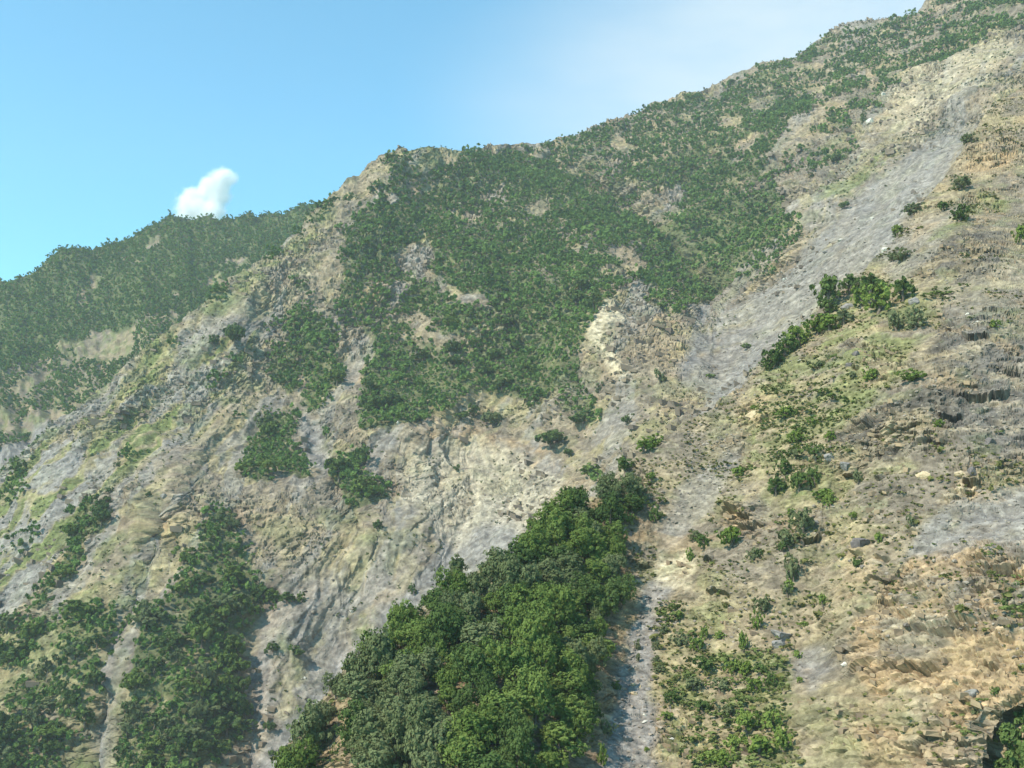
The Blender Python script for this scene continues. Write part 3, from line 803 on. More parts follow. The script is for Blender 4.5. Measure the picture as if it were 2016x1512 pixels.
def crown(rng, w, h, base, lobes, leaves, size, jitter=0.42):
    """Leaf clumps through a crown of overlapping lobes; w, h in metres, bottom of the crown at base."""
    cs, rs = [], []
    for i in range(lobes):
        a = rng.uniform(0, 2 * math.pi)
        q = math.sqrt(rng.uniform(0, 1)) * 0.70
        zz = base + h * rng.uniform(0.22, 0.80) * (1 - 0.35 * q)
        r = w * 0.5 * rng.uniform(0.30, 0.58)
        cs.append((math.cos(a) * q * w * 0.5, math.sin(a) * q * w * 0.5, zz))
        rs.append(r)
    cs, rs = np.array(cs), np.array(rs)
    p = rs ** 2 / (rs ** 2).sum()
    nc = max(6, leaves // 13)                        # twigs on the lobes, leaf clumps round each twig
    li = rng.choice(lobes, nc, p=p)
    dv = rng.normal(size=(nc, 3))
    dv[:, 2] = dv[:, 2] + 0.3
    dv /= np.linalg.norm(dv, axis=1, keepdims=True)
    rad = rs[li] * rng.uniform(0.45, 1.18, nc) ** 0.7
    tw = cs[li] + dv * rad[:, None] * np.array((1, 1, min(1.0, h / w * 1.1)))
    ti = rng.integers(0, nc, leaves)
    off = rng.normal(size=(leaves, 3))
    off /= np.linalg.norm(off, axis=1, keepdims=True)
    off = off + dv[ti] * 0.5
    spread = w * 0.062 * rng.uniform(0.5, 1.25, nc)[ti]
    Cc = tw[ti] + off * spread[:, None] * np.array((1, 1, 0.75))
    Cc[:, 2] = np.maximum(Cc[:, 2], base * 0.7 + rng.uniform(0, 0.3, leaves))
    Nn = off * 0.8 + dv[ti] * 0.5 + rng.normal(size=(leaves, 3)) * jitter
    Nn /= np.linalg.norm(Nn, axis=1, keepdims=True)
    return leaf_quads(Cc, Nn, size, rng), cs


def limb(p0, p1, r0, r1, sides=6):
    p0, p1 = np.array(p0, float), np.array(p1, float)
    ax = p1 - p0
    ax /= np.linalg.norm(ax)
    u = np.cross(ax, (0.3, 0.9, 0.1))
    u /= np.linalg.norm(u)
    v = np.cross(ax, u)
    th = np.linspace(0, 2 * math.pi, sides, endpoint=False)
    ring = np.cos(th)[:, None] * u + np.sin(th)[:, None] * v
    V = np.concatenate([p0 + ring * r0, p1 + ring * r1])
    Fc = [(i, (i + 1) % sides, sides + (i + 1) % sides, sides + i) for i in range(sides)]
    return V, np.array(Fc)


def join(parts):
    V, Fc, o = [], [], 0
    for v, f in parts:
        V.append(v)
        Fc.append(f + o)
        o += len(v)
    return np.concatenate(V), np.concatenate(Fc)


M_BARK = stone_mat("bark", (0.10, 0.075, 0.05), (0.22, 0.18, 0.14), 6.0)
TREE_MATS = {"bright green": leaf_mat("leaves_bright", (0.085, 0.128, 0.030), (0.190, 0.245, 0.066)),
             "grey green": leaf_mat("leaves_grey", (0.105, 0.128, 0.052), (0.195, 0.220, 0.105)),
             "dark green": leaf_mat("leaves_dark", (0.055, 0.092, 0.028), (0.130, 0.178, 0.056))}


def tree_protos(seed, w, h, base, lobes, leaves, size, n, mats=None):
    """n shapes x 3 colours; each a (trunk mesh, crown mesh) pair."""
    rng = np.random.default_rng(seed)
    out = {}
    for k in range(n):
        ww, hh = w * rng.uniform(0.85, 1.15), h * rng.uniform(0.85, 1.2)
        (V, Fc), cs = crown(rng, ww, hh, base, lobes, leaves, size)
        lean = rng.normal(0, 0.25, 2)
        fork = (lean[0], lean[1], base + hh * 0.28)
        tp = [limb((0, 0, -0.8), fork, 0.16 + 0.02 * w, 0.12)]
        for c in cs[:5]:
            tp.append(limb(fork, c, 0.10, 0.03, 5))
        TV, TF = join(tp)
        tm = raw_mesh("trunk", TV, TF, M_BARK, True)
        for cn, mt in (mats or TREE_MATS).items():
            out[(k, cn)] = (tm, raw_mesh("crown", V, Fc, mt))
    return out


P_OAK = tree_protos(5, 5.0, 4.6, 0.9, 14, 3600, 0.28, 6)        # near wood
P_MID = tree_protos(6, 5.0, 4.2, 0.6, 8, 620, 0.62, 4)         # across the ravine
SHRUB_MATS = {"bright green": leaf_mat("herb_bright", (0.110, 0.160, 0.030), (0.250, 0.310, 0.085)),
              "grey green": leaf_mat("herb_grey", (0.120, 0.140, 0.062), (0.235, 0.250, 0.130)),
              "dark green": leaf_mat("herb_dark", (0.065, 0.105, 0.030), (0.155, 0.205, 0.065))}
P_SHRUB = tree_protos(7, 2.4, 1.7, 0.15, 9, 800, 0.22, 5, SHRUB_MATS)        # bushes on the spur
COLN = list(TREE_MATS)


def plant(protos, n, name, parts, p, scale, rot, cn, k, label, cat, group):
    o = bpy.data.objects.new(name, None)
    o.empty_display_size = 1.0
    COL.objects.link(o)
    o.location = [float(c) for c in p]
    o.rotation_euler = (0, 0, float(rot))
    o.scale = [float(c) for c in scale]
    tag(o, label, cat, group)
    tm, cm = protos[(k % n, cn)]
    add(parts[0], tm, o)
    add(parts[1], cm, o)
    return o


def scatter(s, dens, count, spacing, rng, clump=18.0, seed=0):
    """Thinned random points on a slope: dens 0..1 in photo space, spacing in metres."""
    wgt = (s.d ** 2).ravel()
    cand = rng.choice(wgt.size, size=min(count, wgt.size), replace=False, p=wgt / wgt.sum())
    px, py = s.px.ravel()[cand], s.py.ravel()[cand]
    P = s.P.reshape(-1, 3)[cand]
    den = dens.ravel()[cand]
    nz = fbm(P[:, 0] / clump, P[:, 2] * 1.3 / clump, 200 + seed, 3)
    nz = np.clip((nz - 0.5) * 2.1 + 0.5, 0, 1)
    ok = den > np.where(den > 0.9, rng.uniform(0, 1, len(den)), nz * 0.8 + 0.2 * rng.uniform(0, 1, len(den)))
    px, py, P = px[ok], py[ok], P[ok]
    used, keep = {}, []
    a, b = P[:, 0], (P[:, 1] + P[:, 2]) * 0.7
    for i in range(len(P)):
        ca, cb = int(math.floor(a[i] / spacing)), int(math.floor(b[i] / spacing))
        bad = False
        for da in (-1, 0, 1):
            for db in (-1, 0, 1):
                for j in used.get((ca + da, cb + db), ()):
                    if (a[i] - a[j]) ** 2 + (b[i] - b[j]) ** 2 < spacing * spacing:
                        bad = True
        if not bad:
            used.setdefault((ca, cb), []).append(i)
            keep.append(i)
    return px[keep], py[keep], P[keep]


def forest_mesh(name, P, sc, rng, quads, size, mat, label, cat, squash=1.0, variants=6, width=4.6, height=4.0):
    """All the plants of a mass in one mesh of leaf clumps, tint per plant."""
    tpl = []
    for k in range(variants):
        (V, Fc), _ = crown(rng, width, height, 0.1, 5, quads, size, 0.30)
        tpl.append(V)
    tpl = np.array(tpl)
    n = len(P)
    vi = rng.integers(0, variants, n)
    th = rng.uniform(0, 2 * math.pi, n)
    V = tpl[vi]                                      # n, 4q, 3
    c, s_ = np.cos(th)[:, None], np.sin(th)[:, None]
    x = (V[..., 0] * c - V[..., 1] * s_) * sc[:, None]
    y = (V[..., 0] * s_ + V[..., 1] * c) * sc[:, None]
    z = V[..., 2] * (sc * squash * rng.uniform(0.8, 1.25, n))[:, None]
    V = np.stack([x, y, z], -1) + P[:, None, :]
    pt = np.clip((fbm(P[:, 0] / 26, P[:, 2] * 1.3 / 26, 400, 3) - 0.5) * 2.4 + 0.5, 0, 1)
    tint = np.repeat(np.clip(0.55 * pt + 0.45 * rng.uniform(0, 1, n), 0, 1), tpl.shape[1])
    V = V.reshape(-1, 3)
    me = raw_mesh(name, V, np.arange(len(V)).reshape(-1, 4), mat, False, {'tint': ('FLOAT', tint)})
    return tag(add(name, me), label, cat, kind='stuff')


M_FOREST = leaf_mat("forest_leaves", (0.062, 0.122, 0.034), (0.225, 0.320, 0.085), 'tint')
M_SCRUB = leaf_mat("scrub_leaves", (0.055, 0.080, 0.024), (0.150, 0.175, 0.058), 'tint')
M_HERB = leaf_mat("herb_leaves", (0.085, 0.120, 0.032), (0.230, 0.260, 0.090), 'tint')
M_GRASS = leaf_mat("grass_blades", (0.095, 0.120, 0.034), (0.240, 0.220, 0.085), 'tint')

# --- hill wood
r1 = np.random.default_rng(21)
px, py, P = scatter(hill, hd, 130000, 3.0, r1, 22, 1)
forest_mesh("forest", P, r1.uniform(0.75, 1.3, len(P)), r1, 48, 1.25, M_FOREST,
            "dense green wood covering the rounded hill behind the main spur", "wood")

bare = paint(main, [([(1180, 612), (1350, 640), (1400, 600), (1470, 552), (1500, 495), (1575, 452), (1640, 300), (1700, 250), (1760, 170), (1960, 80), (2140, 20), (2140, 260),
                      (1900, 300), (1640, 600), (1400, 830), (1180, 960), (1180, 830), (1240, 745)], 1), ([(780, 855), (1080, 895), (1180, 960), (1040, 1080), (700, 1290), (560, 1480), (500, 1500), (540, 1260), (620, 1110), (780, 985)], 1)], 2)
r2 = np.random.default_rng(22)
px, py, P = scatter(main, np.where((md < 0.1) & (bare > 0.5), 0.0, md), 480000, 2.85, r2, 20, 2)
dep = np.hypot(P[:, 0], P[:, 1])
size = r2.uniform(0.70, 1.45, len(P)) + 0.55 * (r2.uniform(0, 1, len(P)) < 0.12) * np.clip(0.95 + (dep - 300) / 2500, 0.9, 1.12)
size[r2.uniform(0, 1, len(P)) < 0.25] *= 0.6
# ---- the largest of these trees (nearest) become trees of their own
show = size * 4.6 / dep
vis = (px > -20) & (px < 1540) & (py < 1530) & (py < curve(NEAR_TOP, px) + 5)
order = np.argsort(-show * vis)
N_MID = 115
own = order[:N_MID]
rest = np.ones(len(P), bool)
rest[own] = False
PM, SM, XM, YM = P[own], size[own], px[own], py[own]
forest_mesh("forest", P[rest], size[rest], r2, 60, 1.12, M_FOREST,
            "dark green woods spread over the mountainside and its ridge", "wood")

# low scrub on the open mountainside
sd = np.where(main.scree > 0.5, 0.10, 0.38)
sd = sd + 0.25 * main.grass
px, py, P = scatter(main, sd, 130000, 3.2, r2, 12, 3)
forest_mesh("undergrowth", P, r2.uniform(0.14, 0.42, len(P)) * (0.7 + np.hypot(P[:, 0], P[:, 1]) / 1200), r2, 14, 2.0, M_SCRUB,
            "low olive scrub dotted over the open mountain slope", "scrub", 0.7)

# --- near wood
RIB = [(560, 1530), (610, 1450), (665, 1372), (712, 1325), (775, 1258), (838, 1196), (900, 1145), (960, 1128), (1035, 1105), (1030, 1070), (1060, 1035),
       (1100, 1012), (1160, 992), (1190, 972), (1240, 962), (1258, 985), (1216, 1012), (1202, 1040), (1220, 1090), (1234, 1130), (1218, 1180),
       (1194, 1220), (1174, 1290), (1160, 1380), (1145, 1450), (1105, 1512), (1050, 1640), (640, 1640), (560, 1640)]
nzn = [(RIB, 0.97), ([(618, 1480), (640, 1420), (700, 1358), (730, 1398), (690, 1475), (690, 1700), (590, 1700), (590, 1540)], 0), ((772, 1392, 16), 0), ((918, 1262, 12), 0),
       ((835, 1495, 14), 0), ((1035, 1225, 12), 0), ((1070, 1262, 12), 0)]
r3 = np.random.default_rng(23)
px, py, P = scatter(near, np.where(density(near, 0, nzn, 1, 22) > 0.5, 0.97, 0), 220000, 2.40, r3, 18, 4)
inview = py < 1600
px, py, P = px[inview], py[inview], P[inview]

# ------------------------------------------------------------------ labels for single plants and stones
def size_word(q, lo, hi):
    return "small" if q < lo else ("large" if q > hi else "mid-sized")


class Names:
    """Collects (object, wording, place, picture x); equal labels are told apart by order across, at most three alike."""

    def __init__(self):
        self.rows = {}

    def put(self, o, text, x):
        self.rows.setdefault(text, []).append((x, o))

    def write(self):
        for text, lst in self.rows.items():
            lst.sort(key=lambda r: r[0])
            n = len(lst)
            for i, (x, o) in enumerate(lst):
                if n == 1:
                    o["label"] = text
                elif n == 2:
                    o["label"] = text + (", left of two" if i == 0 else ", right of two")
                elif n == 3:
                    o["label"] = text + (", leftmost of three", ", middle of three", ", rightmost of three")[i]
                else:
                    o["label"] = text


def nearest(marks, x, y):
    m = min(marks, key=lambda r: (r[0] - x) ** 2 + (r[1] - y) ** 2)
    dx, dy = x - m[0], y - m[1]
    if math.hypot(dx, dy) < 34:
        rel = "beside"
    elif abs(dy) > abs(dx):
        rel = "above" if dy < 0 else "below"
    else:
        rel = "left of" if dx < 0 else "right of"
    return rel + " " + m[2]


def wood_place(x, y):
    edge = np.interp(y, [955, 1012, 1040, 1090, 1130, 1180, 1220, 1290, 1380, 1450, 1512, 1600], [1265, 1235, 1205, 1222, 1240, 1225, 1205, 1190, 1178, 1165, 1125, 1090])
    if y < 1020:
        return "at the near wood's top tip"
    if math.hypot(x - 655, (y - 1455) * 0.8) < 85:
        return "beside the grass gap"
    if y < curve(NEAR_TOP, x) + 50:
        return "on the wood skyline " + ("above the grass gap" if x < 720 else "beside the grey slide foot" if x < 850 else "below the tan slide" if x < 1000 else "near its top")
    if x > edge - 55:
        return "on the wood's " + ("upper" if y < 1160 else "middle" if y < 1330 else "lower") + " gully edge"
    if y > 1430:
        return "at the wood's foot" + (" below the grass gap" if x < 800 else "" if x < 980 else " towards the gully")
    if y > 1300:
        return "in the wood's lower middle" + (" towards the gully" if x > 960 else "")
    if y > 1180:
        return "in the wood's heart" + (" towards the gully" if x > 1000 else "")
    return "in the wood's upper middle"


SHAPES = [("broad", 1.12, 0.82), ("round", 1.0, 1.0), ("tall", 0.92, 1.25)]
names = Names()
rt = np.random.default_rng(31)
order = np.argsort(py)
for i in order:
    q = float(rt.uniform(0.50, 1.08))
    sw, fx, fz = SHAPES[rt.integers(0, 3)]
    if px[i] > np.interp(py[i], [1012, 1130, 1220, 1380, 1512], [1150, 1165, 1130, 1100, 1050]):
        q *= 0.88
    patch = fbm(np.array([px[i] / 90.0]), np.array([py[i] / 90.0]), 300, 2)[0] + rt.normal(0, 0.15)
    cn = COLN[0] if patch < 0.47 else (COLN[2] if patch < 0.60 else COLN[1])
    o = plant(P_OAK, 6, "tree", ("trunk", "crown"), P[i] - np.array((0, 0, 0.2)), (q * fx, q * fx, q * fz), rt.uniform(0, 6.28), cn, int(rt.integers(0, 6)),
              "", "tree", "trees of the near wood")
    names.put(o, f"{size_word(q, 0.7, 0.9)} {sw} {cn.replace(chr(32), chr(45))} tree {wood_place(px[i], py[i])}", px[i])
N_WOOD = len(px)

# the tree standing proud at the near wood's skyline
p, d = on(near, 782, 1243)
o = plant(P_OAK, 6, "tree", ("trunk", "crown"), p, (0.36, 0.36, 0.62), 1.0, COLN[2], 3, "slim dark spiky tree standing out on the near wood's skyline", "tree", "trees of the near wood")
# ------------------------------------------------------------------ trees of their own across the ravine
MARKS_MAIN = [(210, 1420, "the lower grey scree chute"), (268, 1193, "the perched flat boulder"), (300, 1090, "the upper scree chute"),
              (370, 1420, "the lower ravine grove"), (340, 1280, "the middle ravine grove"), (430, 1180, "the upper ravine grove"),
              (440, 1040, "the ravine grove's top"), (480, 1300, "the ravine grove's right edge"), (60, 1250, "the foot of the broad scree fan"),
              (100, 1380, "the patchy scrub bank"), (60, 1480, "the bottom of the scrub bank"), (150, 1100, "the scree-side tree strip"), (180, 1240, "the tan bank by the chute"),
              (550, 1290, "the streaked grey slope"), (550, 860, "the twin mid-slope groves"), (720, 960, "the dark clump by the tan slide"), (540, 1480, "the grey slide foot"),
              (1085, 855, "the tan slide rim"), (760, 830, "the main wood's lower edge"), (1150, 780, "the wood corner by the pale scar")]
m_names = Names()
for a, b, c_, q in zip(XM, YM, PM, SM):
    cn = COLN[int(rt.choice(3, p=(0.25, 0.2, 0.55)))]
    sw, fx, fz = SHAPES[rt.integers(0, 3)]
    q = float(q)
    o = plant(P_MID, 4, "tree", ("trunk", "crown"), c_ - np.array((0, 0, 0.3)), (q * fx, q * fx, q * fz), rt.uniform(0, 6.28), cn, int(rt.integers(0, 4)),
              "", "tree", "trees across the ravine")
    m_names.put(o, f"{size_word(q, 0.95, 1.25)} {sw} {cn.replace(chr(32), chr(45))} tree {nearest(MARKS_MAIN, a, b)}", a)

LONE = [(460, 668, 38, 52, "dark green", "tall dark lone tree right of the orange rock face"), (424, 676, 22, 26, "dark green", "small dark tree left of the orange rock face's lone tree"),
        (1085, 868, 62, 44, "dark green", "big round dark bush alone on the tan slide rim"), (1122, 892, 22, 22, "dark green", "small dark bush just right of the big round bush"),
        (565, 1176, 34, 26, "dark green", "dark bush beside a pale stone on the grey slope"), (590, 1178, 18, 24, "bright green", "slim green bush touching the dark bush on the grey slope"),
        (813, 1166, 18, 24, "dark green", "lone dark bush under the ochre rocks above the near wood"), (972, 830, 42, 42, "grey green", "olive round tree in the tan hollow under the main wood"),
        (935, 812, 28, 34, "dark green", "dark tree left of the olive tree in the tan hollow"), (895, 826, 28, 26, "dark green", "low dark tree at the tan hollow's left side"),
        (1298, 742, 24, 34, "grey green", "grey lone tree right of the pale scar's foot"), (1240, 832, 20, 24, "dark green", "small dark bush among grey rocks left of the spur crest"),
        (1470, 682, 20, 16, "bright green", "small bright bush alone in the scree chute"), (1400, 742, 20, 14, "bright green", "low bright bush at the scree chute's narrow foot"),
        (1180, 764, 20, 26, "grey green", "grey bush beside the cream stripe of rock"), (230, 982, 16, 14, "dark green", "tiny dark bush on the tan slope right of the tree strip"),
        (240, 928, 14, 12, "dark green", "tiny dark bush on the tan slope above its neighbour"), (304, 986, 14, 14, "dark green", "tiny dark bush beside a split grey boulder"),
        (735, 1052, 22, 24, "dark green", "dark bush on orange rock right of the streaked slope"), (898, 934, 14, 18, "dark green", "single dark bush in the middle of the tan slide"),
        (534, 1272, 30, 26, "dark green", "dark bush at the left side of the streaked slope"), (585, 1278, 30, 24, "dark green", "dark bush in the middle of the streaked slope"),
        (535, 1432, 24, 30, "dark green", "dark bush on the bank beside the grey slide foot"), (536, 1482, 18, 14, "dark green", "small dark bush lying on the grey slide foot"),
        (1638, 302, 26, 26, "dark green", "dark bush on the scar below the cliff ledge"), (1592, 868 - 530, 14, 14, "dark green", "tiny bush on the scar's pink slope"),
        (1660, 398, 22, 20, "dark green", "dark bush beside the green streak in the scar"), (1700, 232, 12, 26, "dark green", "thin upright tree at the scar's wooded corner")]
for a, b, wp, hp, cn, lab in LONE:
    p, d = on(main, a, b + hp * 0.42)
    plant(P_MID, 4, "tree", ("trunk", "crown"), p - np.array((0, 0, 0.4)), (wp * d / F / 5.0,) * 2 + (hp * d / F / 4.6,), rt.uniform(0, 6.28), cn, int(rt.integers(0, 4)),
          lab, "bush", "lone bushes on the mountainside")

# ------------------------------------------------------------------ shrubs on the near spur
MARKS_NEAR = [(1325, 1110, "the cream rock face"), (1275, 1165, "the gully head"), (1243, 1365, "the tan block in the gully"), (1232, 1453, "the grey boulder in the gully"),
              (1543, 1245, "the big grey slab"), (1800, 1300, "the fractured orange outcrop"), (1950, 1140, "the layered orange ledges"), (1930, 1020, "the grey scree fan"),
              (1940, 720, "the dark rubble spur"), (1478, 815, "the rounded yellow rock"), (1445, 1000, "the ochre ledges"), (1990, 1450, "the shaded corner"),
              (1240, 940, "the wood's top tip"), (1530, 690, "the spur-crest hedge of bushes"), (1640, 600, "the pair of crest trees"), (1720, 610, "the big bright crest bush"),
              (1880, 430, "the yellow grass strip"), (1905, 290, "the upper orange rocks"), (1690, 705, "the dark overhanging boulder"), (1570, 940, "the row of dark bushes"),
              (1600, 820, "the green grassy patch"), (1580, 1060, "the tilted grey bed"), (1460, 1440, "the green thicket"), (1700, 1060, "the purple rounded rock"), (1330, 1330, "the herb bank")]
SHR = [(1520, 702, 56, 46, 2), (1545, 682, 50, 46, 2), (1572, 660, 56, 50, 0), (1602, 645, 60, 46, 0), (1632, 638, 58, 44, 0), (1662, 628, 44, 34, 1), (1510, 716, 30, 26, 2),
       (1635, 578, 62, 70, 2), (1634, 604, 44, 34, 2), (1674, 566, 44, 44, 2), (1722, 598, 70, 66, 0), (1695, 588, 46, 50, 0), (1714, 562, 60, 44, 2), (1778, 574, 52, 54, 2),
       (1770, 632, 40, 46, 1), (1806, 630, 48, 50, 1), (1885, 422, 42, 38, 2), (1858, 404, 28, 24, 2), (1802, 396, 44, 30, 1), (1782, 504, 40, 30, 1), (1893, 360, 46, 34, 1),
       (1906, 268, 30, 28, 1), (2012, 466, 30, 44, 0), (1760, 510, 24, 22, 1), (1770, 425, 30, 26, 0), (1625, 700, 18, 20, 1), (1612, 714, 30, 18, 1), (1716, 738, 40, 30, 0), (1680, 738, 20, 18, 1),
       (1800, 742, 62, 24, 0), (1570, 858, 38, 28, 0), (1545, 812, 46, 30, 0), (1600, 828, 28, 24, 0), (1636, 858, 26, 26, 0), (1620, 898, 32, 26, 2), (1568, 898, 26, 28, 1),
       (1543, 925, 34, 38, 2), (1528, 960, 46, 42, 2), (1576, 955, 42, 42, 2), (1604, 938, 36, 42, 2), (1622, 980, 52, 28, 0), (1650, 996, 30, 28, 0), (1480, 790, 24, 16, 0),
       (1582, 1040, 60, 60, 1), (1560, 1066, 48, 40, 1), (1562, 1120, 30, 60, 1), (1556, 1156, 26, 34, 0), (1436, 1058, 56, 46, 0), (1384, 1062, 34, 32, 2), (1362, 1048, 26, 26, 1),
       (1352, 1085, 18, 30, 0), (1482, 1096, 34, 30, 1), (1498, 1092, 22, 20, 2), (1266, 868, 44, 30, 0), (1284, 858, 36, 28, 0), (1234, 908, 40, 34, 2), (1292, 1012, 28, 32, 2), (1280, 936, 26, 18, 0),
       (1262, 966, 36, 40, 1), (1450, 928, 34, 26, 0), (1732, 1062, 22, 26, 0), (1690, 1022, 22, 16, 0), (1802, 1032, 18, 26, 1), (1700, 944, 22, 30, 1), (1500, 1192, 44, 40, 1), (1494, 1224, 26, 40, 0),
       (1622, 1182, 22, 30, 0), (1552, 1160, 26, 30, 1), (1384, 1242, 20, 34, 0), (1418, 1248, 26, 18, 0), (1464, 1264, 22, 44, 0), (1332, 1208, 26, 18, 0), (1302, 1242, 22, 24, 1), (1295, 1272, 22, 22, 1),
       (1254, 1272, 14, 24, 1), (1296, 1302, 20, 16, 1), (1256, 1300, 12, 20, 1), (1302, 1322, 34, 18, 1), (1340, 1258, 40, 30, 1), (1372, 1268, 40, 36, 0), (1392, 1310, 48, 34, 2), (1440, 1312, 44, 34, 0), (1468, 1316, 34, 34, 0), (1330, 1384, 36, 26, 2),
       (1372, 1352, 50, 34, 1), (1420, 1352, 46, 32, 1), (1490, 1352, 46, 36, 0), (1500, 1320, 30, 28, 2), (1388, 1396, 46, 30, 2), (1440, 1400, 40, 30, 1), (1478, 1424, 60, 46, 0), (1520, 1420, 56, 46, 0),
       (1450, 1462, 56, 44, 0), (1500, 1470, 66, 48, 0), (1540, 1452, 46, 50, 0), (1400, 1496, 50, 34, 0), (1440, 1505, 50, 36, 0), (1318, 1420, 30, 18, 0), (1274, 1478, 14, 12, 0), (1196, 1436, 36, 32, 1),
       (1210, 1352, 22, 20, 2), (1186, 1490, 24, 46, 0), (1182, 1408, 20, 14, 2), (1990, 1450, 70, 66, 2), (2012, 1416, 54, 56, 2), (2000, 1492, 92, 76, 2), (1968, 1502, 60, 56, 2), (1958, 1356, 26, 18, 2), (1906, 1386, 18, 16, 1), (1978, 1192, 18, 16, 2),
       (1568, 1288, 22, 20, 0), (1576, 1338, 18, 16, 0), (1586, 1230, 26, 14, 0), (1518, 1340, 28, 36, 2), (1376, 1240, 16, 16, 0), (1560, 1012, 22, 20, 0), (1545, 1080, 24, 26, 2), (1690, 1110, 30, 22, 2), (1848, 838, 26, 20, 0), (1960, 640, 30, 20, 0)]
s_names = Names()
for a, b, wp, hp, ci in SHR:
    p, d = on(near, a, b + hp * 0.40)
    cn = COLN[ci]
    o = plant(P_SHRUB, 5, "shrub", ("stem", "foliage"), p - np.array((0, 0, 0.15)), (wp * d / F / 2.5,) * 2 + (hp * d / F / 1.9,), rt.uniform(0, 6.28), cn, int(rt.integers(0, 5)),
              "", "shrub", "shrubs on the near rocky spur")
    sh = "upright" if hp > wp * 1.1 else ("low" if hp < wp * 0.72 else "rounded")
    s_names.put(o, f"{size_word(wp, 28, 47)} {sh} {cn.replace(chr(32), chr(45))} shrub {nearest(MARKS_NEAR, a, b)}", a)

# ------------------------------------------------------------------ boulders and loose stones
import bmesh


def rock_template(rng, sub, cuts):
    bm = bmesh.new()
    bmesh.ops.create_icosphere(bm, subdivisions=sub, radius=1.0)
    V = np.array([v.co[:] for v in bm.verts])
    Fc = np.array([[v.index for v in f.verts] for f in bm.faces])
    bm.free()
    for _ in range(cuts):
        n = rng.normal(size=3)
        n /= np.linalg.norm(n)
        off = rng.uniform(0.35, 0.75)
        V = V - np.maximum(0, V @ n - off)[:, None] * n
    V += rng.normal(0, 0.025, V.shape)
    return V / np.abs(V).max(0), Fc


